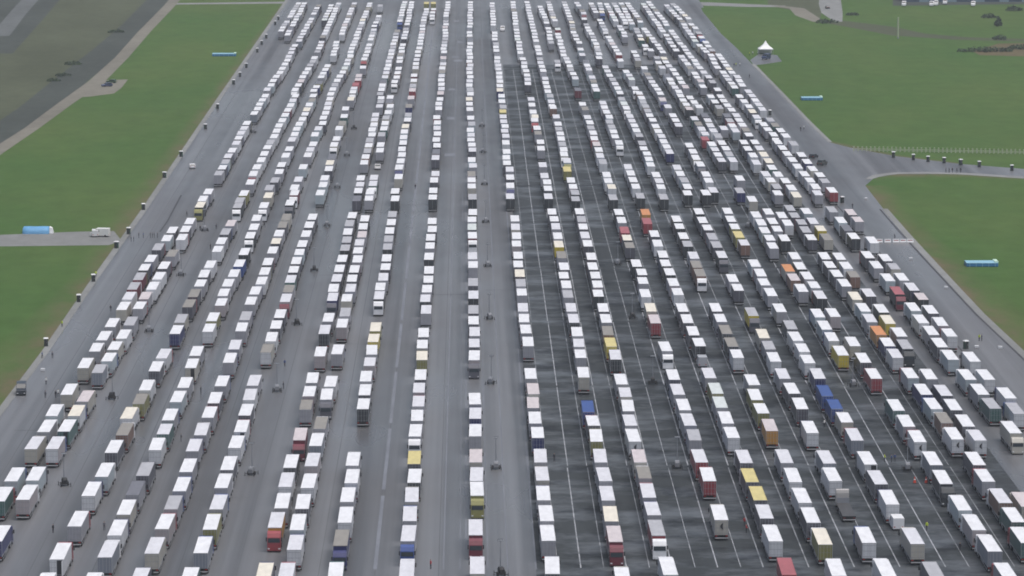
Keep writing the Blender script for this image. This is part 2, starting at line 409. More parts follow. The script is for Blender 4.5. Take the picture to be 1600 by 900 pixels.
# ------------------------------------------------------------------ the lorries: where each roof's near edge stands
# x,y in sixths of a photo pixel from the block's corner; roof colour, optional body colour (dark codes often carry gap shade),
# F = faces the camera, O = rear doors open, C = bulkhead frame rear, S = dark emblem on the rear, T = no tractor roof seen
EXPL = {
(0, 750): "-20,200,wt -50,575,wn 210,185,wp 825,150,wwC 695,435,wg 530,745,wwO 1070,520,ww 980,725,xs 815,1035,ww 380,1045,ww",
(200, 750): "40,140,dg -45,325,we 480,105,wg 400,275,gg 315,460,wp 220,690,xe 75,990,xd 870,75,wg 825,275,xg 765,465,wv 680,685,ws 550,985,wt",
(400, 750): "270,65,xw 480,75,ww 890,30,ww 235,265,wg 430,270,wd 850,205,wg 175,445,xoF 380,470,wl 830,400,ww 355,655,xwC 790,615,tnF 60,940,cg 270,940,xw 740,935,wt",
(600, 750): "280,25,wk 865,10,xd 260,205,xe 870,145,wvF 240,385,xg 230,572,xgF 860,515,xmF 210,910,xg 875,880,xe",
(800, 750): "290,5,xe 880,10,xg 300,190,wg 905,192,xg 330,385,wg 935,388,cg 345,570,wg 975,578,pmF 380,880,wd 1050,985,we",
(1000, 750): "90,165,xg 655,10,wr 1055,20,yd 135,330,xg 170,520,grF 290,890,ww 765,375,weS 1130,190,yd 1190,360,xd",
(1200, 750): "260,20,ww 635,10,wwC 1065,40,xd 350,215,ww 75,575,wwC 430,400,wd 540,605,cv 950,590,wpC 210,890,rrF 670,900,ww 1140,905,ww 1170,230,wwC",
(1400, 750): "480,35,wkF 870,15,wg 650,285,wl 1030,215,xu 1240,250,pe 780,470,wp 1150,395,wt 205,600,xe 930,670,ws 1240,590,wt 400,930,gd 1090,940,wg",
(0, 600): "620,100,we 770,165,pe 480,300,wl 690,300,cw 405,450,wg 595,445,wtO 285,610,xe 485,610,xpC 100,912,wl 300,905,wl 1040,645,wd 950,870,wl 1140,480,tu 1180,325,cw",
(200, 600): "155,60,ww 95,185,tv 515,35,wg 445,170,wl 370,345,wg 325,470,xt 250,620,wwC 135,860,gd 865,20,wg 800,180,wd 745,315,wg 675,480,xg 600,630,xg 540,825,wg 1130,150,xw 1090,295,wd 1050,450,wwO 995,600,ww 925,805,wd",
(400, 600): "490,115,wg 460,240,tg 400,525,pmF 315,785,wk 650,145,wgF 595,420,tg 555,580,ws 515,770,xp 1015,105,wd 1000,235,wk 900,765,wg",
(600, 600): "325,80,xg 320,210,xg 310,345,wg 295,490,wgF 280,750,yd 855,190,wg 855,325,xn 855,490,wg 860,735,pe",
(800, 600): "205,95,pe 200,225,pg 220,370,wg 245,505,wn 270,735,xg 770,390,wd 795,540,wv 835,735,xg 720,270,bb 1070,120,xe 1095,255,wg 1120,390,xg 1155,540,wwS 1205,735,pe 1250,885,tg",
(1000, 600): "370,100,xg 425,245,wg 475,390,xg 520,528,gg 580,735,xr 730,90,mv 770,222,mg 825,370,wg 880,505,wwC 1000,740,xd 1100,150,wv 1160,275,wv 1240,440,po",
(1200, 600): "250,90,wd 325,235,wd 420,460,ww 180,740,xg 560,115,bb 650,235,bb 745,360,we 840,530,xs 580,745,xs 965,755,wwO 1230,250,wt",
(1400, 600): "290,100,wn 480,110,xd 125,400,wg 385,235,wl 570,245,wd 230,545,wwS 480,365,tu 690,405,wd 580,520,wwS 795,530,xwS 380,760,ws 785,760,wd 825,100,wg 1080,135,ww 935,230,gt 1160,280,gw 1120,460,weF",
(0, 450): "1188,108,xw 1135,205,we 1030,365,wg 950,490,wg 885,595,wg 775,750,we 1135,475,ww 1055,580,we 995,690,wl 910,795,gs",
(200, 450): "145,105,pg 90,195,wg 5,350,gg 605,85,td 555,180,td 480,325,ge 435,430,wn 310,660,xw 245,780,wd 885,75,wg 860,165,wp 780,310,wv 745,410,wwC 625,635,wg 585,750,weO 1180,60,wg 1140,155,wg 1090,300,gg 1055,405,wg 990,575,xg 940,700,wg 1165,915,xg",
(400, 450): "295,40,tg 270,130,xpF 215,280,wd 180,380,wd 135,500,ww 90,605,teC 720,35,wg 710,120,xnF 670,315,wg 635,430,xk 595,640,wp 520,890,wg 880,35,xg 845,125,we 830,265,gg 800,370,wp 755,620,wg 690,925,ww 1160,20,wg 1150,105,xkF 1115,405,cv 1095,505,cy 1085,625,wg 1060,730,xp 1025,875,wg",
(600, 450): "400,40,wg 385,130,xk 392,240,xg 370,460,wd 358,565,wg 355,675,cv 340,860,wd 838,100,xk 838,240,gd 840,340,wd 850,450,xg 848,555,xd 850,675,wpF",
(800, 450): "95,70,wg 105,220,xg 115,320,wg 135,425,wg 155,545,wg 180,850,wg 530,90,gg 560,220,xg 585,325,xk 615,455,wg 630,555,xg 648,655,wg 675,838,we 815,80,wk 862,222,wd 890,325,wg 905,440,tu 935,550,yy 975,670,xk 1035,910,wg",
(1000, 450): "60,85,ww 110,220,ce 150,330,pr 245,590,wgF 325,860,wd 365,65,wwC 410,222,wd 455,328,wd 510,443,wd 570,545,wkO 665,845,xg 725,220,wd 770,318,wg 820,430,tk 875,550,tk 925,655,wwC 1075,910,wg 1065,262,gyF 1170,470,ce 1225,560,pv",
(1200, 450): "45,75,wg 130,225,wg 230,385,gd 285,495,ww 345,600,ww 395,705,ww 490,850,xn 25,575,gg 75,690,ww 160,850,xg 335,35,wg 510,100,xk 490,275,wl 555,390,wl 620,497,ww 710,632,wy 635,270,wp 820,545,we 920,700,wd 1020,850,wr 840,110,ce 920,220,wl 980,320,xg 1065,440,oo 1145,545,wn 1220,655,xw 970,80,xd 1090,230,wk 1150,335,cy 1215,420,wg",
(1400, 450): "60,455,wg 115,570,gkF 190,215,wl 265,330,ww 360,440,wg 440,555,wd 540,672,wl 185,35,xd 260,110,pk 355,240,wd 445,355,wg 530,455,wwC 745,690,ww 40,60,rkF 165,845,wl 340,855,wg 705,860,wl 880,860,ww",
(200, 300): "400,385,wd 350,460,wl 265,545,gd 195,655,wg 140,735,wd 90,825,gm 35,915,gm 565,300,wg 525,375,wd 490,450,ww 395,605,tg 320,720,wd 270,820,ww 215,915,ww 740,20,wg 690,85,ww 665,145,ckF 1075,35,wv 1035,105,gd 1020,150,gkF 950,320,pg 900,400,gd 860,490,wg 830,560,ww 755,710,ww 700,800,wd 665,885,wg 1195,270,wg 1170,355,wg 1135,435,wkF 1080,590,wk 1030,700,wb 980,795,wg 925,885,wg",
(400, 300): "105,55,ce 65,150,wgF 355,30,wmF 310,125,wkF 275,260,te 240,335,td 205,415,wg 180,485,cd 145,575,wg 100,685,wd 70,775,wg 40,865,ww 595,30,wl 520,260,wd 490,335,wd 460,420,wg 425,515,wd 400,590,wl 370,675,wd 345,755,wd 315,850,xt 955,10,wk 940,85,dd 895,245,wk 870,320,gg 855,400,wd 845,475,gd 830,550,gk 800,655,wd 775,750,wd 750,840,xd 1065,20,ww 1055,80,wg 1015,275,wk 1000,350,wd 990,425,pg 965,500,xg 950,575,wg 945,660,wg 915,755,wd 895,840,wd",
(600, 300): "100,15,wk 100,85,wk 75,235,gd 65,310,wd 50,390,wd 40,465,gg 30,540,gk 20,650,wd 10,730,wd -10,830,xg -20,915,wg 460,10,wd 455,70,wk 450,300,wd 450,375,wd 435,455,wd 428,530,wg 418,635,wk 420,765,wd 415,850,wd 825,35,xk 830,70,gk 832,215,wk 825,280,wg 825,355,md 828,435,wmF 830,630,xg 835,710,wg 835,880,gd 1185,65,xk",
(800, 300): "30,275,wg 35,355,xe 45,445,wg 45,510,wp 60,625,wd 60,705,wd 75,795,cd 85,885,gg 345,65,xk 378,212,wd 400,275,wd 415,350,xg 435,440,wg 445,518,cy 470,620,tg 495,730,wd 490,810,wd 515,900,wg 600,40,gk 600,85,gk 640,208,wd 658,280,gg 672,350,wd 692,433,xg 715,510,wd 750,635,wd 765,728,wd 788,810,wd 810,900,wg 945,45,gk 955,75,gk 1010,215,wk 1035,290,wg 1065,390,rr 1088,460,cd 1110,525,td 1175,700,wk",
(1000, 300): "30,795,wd 35,860,wg 60,215,oo 75,300,rr 100,380,rr 145,420,wd 175,510,ww 225,615,wd 250,695,wd 290,780,wk 325,880,wg 10,60,gk 230,70,gk 355,278,wk 380,345,wk 420,440,wk 455,512,gk 515,625,xg 540,710,tu 575,790,tuF 630,30,wk 455,30,wk 565,208,wk 600,290,wd 645,358,wd 690,445,gg 730,522,gd 780,618,xkF 885,848,wg 930,925,wd 700,5,xk 835,203,wg 865,280,wd 900,348,wv 940,428,yv 990,500,xu 1090,700,wl 1145,790,wg 1180,875,wg 950,10,gn 1065,90,we 1105,238,ww 1150,312,wl 1185,385,wl",
(1200, 300): "20,210,wg 60,300,wd 100,370,wg 170,460,wk 145,243,wg 200,315,ww -20,385,wg 30,455,wg 60,530,wg 245,210,gd 275,258,gd 330,305,gd 370,380,gd 420,450,wd 380,205,wl 440,300,xg 510,365,cy 570,450,te 105,30,wg 280,50,ce 480,30,xg 620,5,wr 620,190,gg 705,290,wl 760,365,dd 825,440,wk 800,218,pd 860,280,pg 1000,480,ww 270,630,wg 320,725,wkF 390,820,wg 450,900,wl 210,745,oe 260,830,pu 320,915,wg 550,630,wd 600,710,wd 665,795,wd 740,885,wg 690,635,wg 755,720,ww 820,800,tu 960,620,wd 1040,715,wg 1150,835,wl 1140,665,wd 1200,725,ge 1060,620,we",
(1400, 300): "80,830,wg 175,900,xd",
}
# runs of closely parked lorries far down the runway: photo pixels of the first and last roof
SEG = """465,7,438,49 475,7,448,55 497,10,466,65 459,73,445,102 440,109,412,149 413,152,396,179 384,195,367,226 361,238,340,274
517,10,507,32 528,7,504,59 502,68,495,82 491,92,457,149 460,152,422,225 416,233,395,275 390,288,380,300
553,7,533,54 525,68,521,87 511,105,501,122 497,132,487,149 489,152,455,221 450,236,445,246 438,261,434,272 427,285,420,297
577,7,547,83 547,90,516,149 515,157,500,203 498,195,492,213 487,228,481,245 473,264,473,264 464,284,459,297
594,10,594,10 592,27,585,42 583,48,579,63 577,72,568,94 566,107,566,107 553,140,550,146 547,157,547,157 540,172,540,172 538,184,538,184 533,195,530,203 524,220,522,229 518,248,512,267 507,282,500,303
632,5,624,34 620,50,594,149 595,155,592,168 587,182,569,257 563,282,560,300 643,5,636,39 634,47,632,61 629,72,623,98 622,109,617,130 609,154,608,168 605,178,596,213 594,229,592,238 584,281,579,300
666,16,660,42 660,47,656,70 654,77,649,108 647,120,645,136 638,168,638,168 637,182,636,190 633,200,624,265 622,280,618,295 677,16,675,26
700,5,697,26 697,35,693,83 692,92,692,92 692,102,688,148 688,157,685,172 683,186,681,250 680,275,677,295
735,5,734,62 734,70,734,149 734,157,735,173 736,187,736,196 735,206,737,237 737,253,738,262 738,275,738,294
769,7,771,40 773,53,773,63 775,70,782,143 783,152,786,170 787,185,790,215 790,226,790,226 791,240,793,258 796,268,798,294
802,5,809,63 811,68,814,84 818,94,826,133 830,157,832,166 834,178,837,190 839,203,842,210 844,225,846,235 848,261,848,261 852,278,857,298
824,5,838,65 840,75,843,86 844,94,857,145 860,152,865,170 870,185,870,185 872,196,882,236 883,244,889,265 893,286,897,299
845,12,855,37 857,46,861,68 857,5,867,33 873,55,882,88 885,93,899,124 903,142,903,142 872,98,872,98 911,165,914,172 919,186,943,256 949,277,956,295
882,5,895,41 896,47,901,63 905,68,905,68 907,79,911,87 916,98,933,143 943,163,952,185 953,193,962,216 968,226,968,226 982,264,996,295
902,6,912,22 913,31,913,31 917,40,932,70 935,80,937,92 947,107,970,147 972,157,980,171 986,184,1000,214 1005,227,1018,260 1027,277,1034,295
925,7,932,20 938,33,946,48 952,60,967,86 970,96,970,96 980,115,987,125 994,140,1000,148 1003,155,1021,190 1027,200,1047,240 1060,265,1060,265 1065,275,1075,295
938,7,941,20 949,8,962,33 970,43,978,58 992,83,998,95 1007,108,1007,108 1013,118,1033,148 1037,158,1037,158 1045,169,1045,169 1052,183,1062,198 1079,230,1096,260 1104,276,1112,294
960,7,977,33 972,7,988,38 995,47,1003,63 1010,73,1018,80 1027,92,1030,100 1035,107,1035,107 1043,120,1062,145 1065,152,1078,172 1087,188,1098,205 1103,212,1103,212 1114,228,1130,253
982,7,1002,35 1008,47,1037,83 1038,93,1073,138 1080,155,1093,169 1103,183,1123,215 1130,226,1147,253 1158,282,1158,282
1007,8,1037,50 1042,57,1058,80 1067,90,1080,108 1087,117,1095,128 1100,137,1100,137 1112,153,1125,170 1137,183,1152,207 1165,225,1185,257 1200,275,1215,295
1015,5,1043,40 1050,50,1095,108 1102,115,1115,130 1122,142,1122,142 1128,153,1144,174 1152,183,1173,213 1182,225,1210,265 1219,276,1240,297
1043,10,1067,35 1070,40,1087,65 1095,73,1105,82 1112,88,1122,107 1132,115,1150,138 1158,153,1185,185 1195,197,1210,213 1218,225,1248,263 1260,275,1277,295
1053,8,1077,30 1082,40,1088,45 1093,53,1098,60 1105,68,1113,80 1125,88,1145,115 1153,122,1162,135 1171,145,1171,145 1177,152,1193,173 1207,190,1230,215 1243,227,1243,227 1255,245,1273,267 1285,278,1298,294"""
ZR = 4.0
T = []
def add_t(x, y, code, auto=False):
    p = G(x, y, ZR)
    T.append(dict(x=p.x, y=p.y, px=x, py=y, roof=code[0], body=(code[1] if len(code) > 1 and code[1].islower() else 'g'),
                  fl=set(ch for ch in code if ch.isupper())))
for (ox, oy), s in EXPL.items():
    for e in s.split():
        a, b_, c = e.split(',')
        add_t(ox + float(a) / 6, oy + float(b_) / 6, c)
rs = random.Random(5)
for (px_, py_, c) in ((560, 121, 'pg'), (559, 126, 'pr'), (555, 134, 'rr'), (644, 143, 'pr'), (642, 155, 'pg'), (666, 6, 'yv'), (677, 6, 'yv'), (872, 47, 'mr'),
                      (876, 55, 'pr'), (1103, 219, 'rr'), (1115, 226, 'pw'), (887, 268, 'vv'), (786, 176, 'yv'), (1133, 203, 'xg')):
    if c[0] == 'v': c = 'yv'
    add_t(px_, py_, c)
for e in SEG.split():
    x1, y1, x2, y2 = map(float, e.split(','))
    a = G(x1, y1, ZR); b_ = G(x2, y2, ZR)
    n = int(round((a - b_).length / 17.6))
    for i in range(n + 1):
        f = i / max(n, 1)
        q = a.lerp(b_, f)
        roof = rs.choices('wxgptcdm', [62, 20, 9, 1.5, 2, 1.5, 1.5, .8])[0]
        body = rs.choices('wgdenvuktlsmr', [26, 34, 18, 6, 1, 1, 1, 2, 3, 10, 2, .7, .6])[0]
        cpx = x1 + (x2 - x1) * f; cpy = y1 + (y2 - y1) * f
        T.append(dict(x=q.x + rs.uniform(-.25, .25), y=q.y + rs.uniform(-.6, .6), px=cpx, py=cpy, roof=roof, body=body,
                      fl={'F'} if rs.random() < .15 else set()))
# drop duplicates and settle the spacing inside every lane
T.sort(key=lambda t: t['y'])
keep = []
for t in T:
    bad = False
    for k in keep[-160:]:
        if abs(k['x'] - t['x']) < 2.5 and abs(k['y'] - t['y']) < (10.5 if t['py'] > 300 else 12): bad = True; break
    if not bad: keep.append(t)
    elif t['py'] > 300: print('DUP', round(t['px']), round(t['py']))
T = keep
for t in T: t['L'] = 13.6
def span(t):
    """occupied y interval: [near end, far end] including the tractor"""
    if 'F' in t['fl']: return t['y'] - 3.3, t['y'] + t['L']
    return t['y'], t['y'] + t['L'] + 3.3
for it in range(3):
    for i, t in enumerate(T):
        nxt = None
        for u in T[i + 1:i + 200]:
            if abs(u['x'] - t['x']) < 2.7 and u is not t:
                nxt = u; break
        if not nxt: continue
        gap = span(nxt)[0] - span(t)[1]
        if gap < .5:
            need = .5 - gap
            if 'F' in nxt['fl'] and need > 1.5 : nxt['fl'].discard('F'); gap += 3.3; need = .5 - gap
            if need > 0:
                sh = min(need, t['L'] - 11.6); t['L'] -= max(sh, 0); need -= max(sh, 0)
            if need > 0: nxt['y'] += need
T.sort(key=lambda t: -t['py'])
print('TRUCKS', len(T))

# ------------------------------------------------------------------ lorry geometry (y = 0 at the rear, forward is +y)
LEN = 13.6
def wheel_geo(mb, x, y, r=.5, wdt=.34, n=14):
    s = 1 if x > 0 else -1
    mb.tube((x - s * wdt, y, r), (x, y, r), r, r, M_TYRE, n)
    mb.tube((x, y, r), (x + s * .02, y, r), r * .52, r * .5, M_ALU, n)
def trailer_geo(mb, roof, side, rear, L=LEN, full=True):
    x = 1.275; z0 = 1.16; z1 = 4.0
    mb.box(-x + .03, x - .03, .03, L - .03, z0, z1 - .05, side, top=roof, rear=rear)
    if full:
        # aluminium edge rails, corner posts and roof bows
        for s in (-1, 1):
            mb.box(s * x - .05 if s > 0 else -x, x if s > 0 else -x + .05, 0, L, z1 - .12, z1, roof)
            mb.box(s * x - .05 if s > 0 else -x, x if s > 0 else -x + .05, 0, L, z0 - .1, z0 + .08, M_ALU)
            for yy in (0, L - .08):
                mb.box(s * x - .08 if s > 0 else -x, x if s > 0 else -x + .08, yy, yy + .08, z0 + .08, z1 - .12, M_ALU)
            k = 0
            while k < 11:                         # curtain straps
                yy = .9 + k * 1.18
                if yy < L - .4: mb.box(s * (x - .035) - .006, s * (x - .035) + .006 + 0, yy, yy + .06, z0 + .08, z1 - .12, M_GREY)
                k += 1
        mb.box(-x + .05, x - .05, 0, .05, z1 - .10, z1, M_ALU); mb.box(-x + .05, x - .05, L - .05, L, z1 - .12, z1, roof)
    return mb
def chassis_geo(mb, L=LEN):
    for s in (-1, 1): mb.box(s * .5 - .07, s * .5 + .07, .15, L - .4, .78, 1.1, M_DARK)
    for yy in (1.6, 2.9, 4.2): mb.box(-.95, .95, yy - .07, yy + .07, .44, .58, M_DARK)
    for s in (-1, 1):
        mb.box(s * 1.2 - .02, s * 1.2 + .02, 5.2, L - 4.2, .45, .60, M_ALU); mb.box(s * 1.2 - .02, s * 1.2 + .02, 5.2, L - 4.2, .72, .87, M_ALU)
        mb.box(s * .8 - .07, s * .8 + .07, L - 3.9, L - 3.7, .15, .8, M_DARK)
    mb.box(-1.1, 1.1, 5.6, 7.2, .5, 1.0, M_DARK)
    return mb
def bumper_geo(mb):
    mb.box(-1.2, 1.2, .02, .14, .50, .68, M_PALE)
    mb.box(-1.2, 1.2, .0, .10, .92, 1.06, M_DARK)
    for s in (-1, 1): mb.box(s * .95 - .2, s * .95 + .2, -.03, .02, .92, 1.06, M_RED)
    return mb
def cab_geo(mb, paint):
    # side profile of the tractor (y forward), tall sleeper with roof deflector
    prof = [(.0, .62), (.0, 3.05), (.15, 3.62), (.95, 3.72), (1.55, 3.42), (1.98, 2.75), (2.18, 1.75), (2.22, .5), (1.75, .38), (1.7, 1.05), (.75, 1.05), (.7, .62)]
    mb.prism(prof[:9] + [(1.7, .6), (.7, .62)], -1.22, 1.22, paint)
    mb.box(-1.24, 1.24, 1.72, 2.27, .32, .72, paint)
    return mb
def cab_glass(mb):
    a = [(1.60, 3.30), (2.03, 2.62), (2.185, 1.85)]
    for (y0, z0), (y1, z1) in ((a[1], a[2]),):
        mb.raw([(-1.08, y0 + .02, z0), (1.08, y0 + .02, z0), (1.12, y1 + .03, z1), (-1.12, y1 + .03, z1),
                (-1.08, y0 - .05, z0), (1.08, y0 - .05, z0), (1.12, y1 - .05, z1), (-1.12, y1 - .05, z1)],
               [(0, 1, 2, 3), (7, 6, 5, 4), (0, 4, 5, 1), (3, 2, 6, 7), (0, 3, 7, 4), (1, 5, 6, 2)], M_GLASS)
    return mb

def obj_from(mb, name, bevel=0.0):
    o = mb.build(name, None, bevel); return o
def slot(o, i, mat):
    o.material_slots[i].link = 'OBJECT'; o.material_slots[i].material = mat
RD, SD, BD = roof_m('w'), body_m('w'), body_m('g')
def build_template():
    root = empty('articulated_lorry', (0, 0, 0))
    mb = MB(); trailer_geo(mb, RD, SD, BD); tr = obj_from(mb, 'trailer_body'); tr.parent = root; reg(root, tr)
    for s in (-1, 1):
        mb = MB(); x0, x1 = (.02, 1.18) if s > 0 else (-1.18, -.02)
        mb.box(x0, x1, -.03, .026, 1.2, 3.86, BD)
        for xx in (x0 + .28, x1 - .28): mb.tube((xx, -.06, 1.22), (xx, -.06, 3.84), .025, .025, M_ALU, 6)
        for zz in (1.5, 2.5, 3.5): mb.box(x0 + .02, x1 - .02, -.045, -.03, zz, zz + .05, M_GREY)
        d = obj_from(mb, 'rear_door'); d.parent = tr; reg(tr, d)
    mb = MB(); chassis_geo(mb); o = obj_from(mb, 'trailer_chassis'); o.parent = root; reg(root, o)
    mb = MB(); bumper_geo(mb); o = obj_from(mb, 'rear_bumper'); o.parent = root; reg(root, o)
    for yy in (1.6, 2.9, 4.2):
        for s in (-1, 1):
            mb = MB(); wheel_geo(mb, s * 1.25, yy); o = obj_from(mb, 'wheel'); o.parent = root; reg(root, o)
    # tractor, its own frame starting at LEN + .75
    mb = MB(); cab_geo(mb, RD); cab = obj_from(mb, 'cab'); cab.location = (0, LEN + .85, 0); cab.parent = root; reg(root, cab)
    mb = MB(); cab_glass(mb); g = obj_from(mb, 'windscreen'); g.parent = cab; reg(cab, g)
    for s in (-1, 1):
        mb = MB(); mb.box(s * 1.16 - .0, s * 1.16 + .075 * s if s > 0 else s * 1.16, .95, 1.7, 1.95, 2.6, M_GLASS) if s > 0 else mb.box(-1.235, -1.16, .95, 1.7, 1.95, 2.6, M_GLASS)
        g = obj_from(mb, 'side_window'); g.parent = cab; reg(cab, g)
        mb = MB(); mb.box(s * .95 - .17, s * .95 + .17, 2.25, 2.31, .62, .82, M_WHITE); g = obj_from(mb, 'headlight'); g.parent = cab; reg(cab, g)
        mb = MB(); mb.box(s * 1.38 - .11, s * 1.38 + .11, 1.86, 1.98, 2.0, 2.75, M_DARK); mb.box(min(s * 1.22, s * 1.3), max(s * 1.22, s * 1.3), 1.9, 1.95, 2.55, 2.62, M_DARK)
        g = obj_from(mb, 'mirror'); g.parent = cab; reg(cab, g)
    mb = MB()
    for s in (-1, 1): mb.box(s * .4 - .06, s * .4 + .06, LEN - 3.0, LEN + 2.6, .62, .86, M_DARK)
    mb.box(-.45, .45, LEN - 1.9, LEN - 1.1, .86, 1.12, M_DARK)
    for s in (-1, 1): mb.box(s * .95 - .2, s * .95 + .2, LEN - .7, LEN + .9, .4, .95, M_ALU)
    o = obj_from(mb, 'tractor_chassis'); o.parent = root; reg(root, o)
    for yy in (LEN - 1.5, LEN + 2.15):
        for s in (-1, 1):
            mb = MB(); wheel_geo(mb, s * 1.22, yy, .5); o = obj_from(mb, 'wheel'); o.parent = root; reg(root, o)
    return root, tr, cab
def short_name(o): return o.name.split('.')[0]
TEMPLATE, TTR, TCAB = build_template()
MARKS = {}
def emblem(parent):
    mb = MB()
    pts = []
    for i in range(15):                          # a swan-necked dark emblem
        t = i / 14
        pts.append((.28 - .55 * math.sin(t * 2.6) * .8 + .25 * t, 3.45 - 1.25 * t))
    for i in range(14):
        (xa, za), (xb, zb) = pts[i], pts[i + 1]
        w_ = .06 + .16 * math.sin(math.pi * i / 13)
        mb.raw([(xa - w_, -.068, za), (xa + w_, -.068, za), (xb + w_, -.068, zb), (xb - w_, -.068, zb),
                (xa - w_, -.05, za), (xa + w_, -.05, za), (xb + w_, -.05, zb), (xb - w_, -.05, zb)],
               [(0, 1, 2, 3), (4, 5, 6, 7), (0, 3, 7, 4), (1, 2, 6, 5)], M_BLK)
    o = mb.build('rear_emblem'); o.parent = parent; reg(parent, o); return o

ROOFN = {'w': 'white-roofed', 'x': 'pale-roofed', 'g': 'grey-roofed', 'd': 'dark-roofed', 'y': 'yellow-roofed', 'c': 'cream-roofed', 'r': 'red-roofed',
         'o': 'orange-roofed', 'p': 'pinkish-roofed', 'b': 'blue-roofed', 't': 'drab-roofed', 'm': 'greenish-roofed', 'k': 'black-roofed'}
BODYN = {'w': 'white', 'g': 'grey', 'd': 'dark grey', 'n': 'navy', 'v': 'olive', 'e': 'beige', 'r': 'red', 'm': 'maroon', 'o': 'orange', 'y': 'yellow',
         'u': 'brown', 't': 'dark green', 'l': 'pale blue', 's': 'slate', 'k': 'very dark', 'p': 'pink-grey', 'b': 'blue'}
NIND = 300
near = T[:NIND]; far = T[NIND:]
# lanes counted from the left by clustering on x
# lane lines fan out in the photo but are parallel on the ground
xs = sorted(near, key=lambda t: t['x'])
lane = 0; last = None; acc = []
for t in xs:
    if last is not None and t['x'] - last > 1.35: lane += 1
    t['lane'] = lane; last = t['x']
NL = lane + 1
print('LANES', NL, [(i, round(min(t['x'] for t in near if t['lane'] == i), 1), round(max(t['x'] for t in near if t['lane'] == i), 1), sum(1 for t in near if t['lane'] == i)) for i in range(NL)])
for i in range(NL):
    for j, t in enumerate(sorted([t for t in near if t['lane'] == i], key=lambda t: t['y'])): t['ord'] = j
CAB_COL = {}
rc = random.Random(23)
for n_, t in enumerate(near):
    root = TEMPLATE if n_ == 0 else copy_tree(TEMPLATE)
    f = 'F' in t['fl']; L = t['L']
    jit = rc.gauss(0, .007)
    if f: root.location = (t['x'], t['y'] + L, 0); root.rotation_euler = (0, 0, math.pi + jit)
    else: root.location = (t['x'], t['y'], 0); root.rotation_euler = (0, 0, jit)
    wcs = [k for k in kids(root) if short_name(k) == 'wheel']
    sh = L - LEN
    cabc = t['body'] if t['body'] in 'nvermoybdkt' and rc.random() < .8 else rc.choice('wwwwxxnrbd')
    if f and t['body'] == 'o': cabc = 'r'
    cabm = body_m({'x': 'w'}.get(cabc, cabc)) if cabc not in 'wx' else roof_m('w')
    for k in kids(root):
        s = short_name(k)
        if s == 'trailer_body':
            k.scale = (1, L / LEN, 1)
            mats = [m.name for m in k.data.materials]
            for i_, m_ in enumerate(mats):
                if m_ == RD.name: slot(k, i_, roof_m(t['roof']))
                elif m_ == SD.name: slot(k, i_, body_m(t['body']))
                elif m_ == BD.name: slot(k, i_, body_m(t['body']))
            drs = [d for d in kids(k) if short_name(d) == 'rear_door']
            for di, d in enumerate(drs):
                for i_, m_ in enumerate(d.data.materials):
                    if m_.name == BD.name: slot(d, i_, body_m('w' if 'C' in t['fl'] else t['body']))
                if 'O' in t['fl'] and di == 1:
                    d.location = (1.19, 0, 0)
                    # swung right round, standing behind the flank
                    d.matrix_parent_inverse = Matrix.Identity(4)
                    d.rotation_euler = (0, 0, R(-100)); d.location = (1.2 - .0, -.0, 0)
                    mb = MB(); mb.box(.03, 1.15, -.012, .028, 1.25, 3.8, M_BLK); q = mb.build('doorway_shade', k); reg(k, q)  # flat black panel puts the shade of the trailer's inside into colour
            if 'S' in t['fl']: emblem(k)
        elif s == 'cab':
            k.location.y = L + .85
            for i_, m_ in enumerate(k.data.materials):
                if m_.name == RD.name: slot(k, i_, cabm)
            if t['px'] % 1 > .6: k.scale = (1, 1, .93)
        elif s == 'tractor_chassis': k.location.y = sh
        elif s == 'wheel':
            if k in wcs[-4:]: k.location.y = sh
        elif s == 'trailer_chassis': k.scale = (1, L / LEN, 1)
    t['root'] = root
    facing = ' facing the camera' if f else ''
    extra = ' with open rear door' if 'O' in t['fl'] else (' with dark emblem' if 'S' in t['fl'] else facing)
    lab = '%s %s-sided lorry%s, %s from the bottom in the %s lane from the left' % (
        ROOFN[t['roof']], BODYN[t['body']], extra, ordn(t['ord'] + 1), ordn(t['lane'] + 1))
    ws_ = lab.split()
    if len(ws_) > 16: lab = lab.replace(' from the bottom', ' from bottom').replace(' from the left', ' from left').replace(' in the ', ' in ')
    tag(root, lab, 'lorry', 'lorries parked nose to tail along the runway')

# an empty flatbed in the dark bays, facing away
p = G(1327, 817); root = empty('flatbed_lorry', (p.x, p.y, 0))
mb = MB(); mb.box(-1.25, 1.25, 0, 12.2, 1.1, 1.28, nmat('flatbed_deck', (.06, .06, .062), .6, var=.3)); mb.box(-1.27, 1.27, -.04, .0, 1.0, 1.3, M_DARK); mb.box(-1.2, 1.2, 12.1, 12.2, 1.28, 2.3, M_GREY); reg(root, mb.build('flat_deck', root))
mb = MB(); chassis_geo(mb, 12.2); reg(root, mb.build('trailer_chassis', root))
mb = MB(); bumper_geo(mb); reg(root, mb.build('rear_bumper', root))
for yy in (1.6, 2.9, 4.2, 10.6, 14.2):
    for s in (-1, 1): mb = MB(); wheel_geo(mb, s * 1.25, yy); reg(root, mb.build('wheel', root))
mb = MB(); cab_geo(mb, nmat('cab_light_grey', (.42, .4, .38), .45)); cb = mb.build('cab', root); cb.location.y = 12.8; reg(root, cb)
mb = MB(); cab_glass(mb); reg(cb, mb.build('windscreen', cb))
mb = MB(); mb.box(-.45, .45, 9, 15, .6, .9, M_DARK); reg(root, mb.build('tractor_chassis', root))
tag(root, 'empty flatbed lorry with a pale grey cab, on the dark bays at lower right', 'lorry')

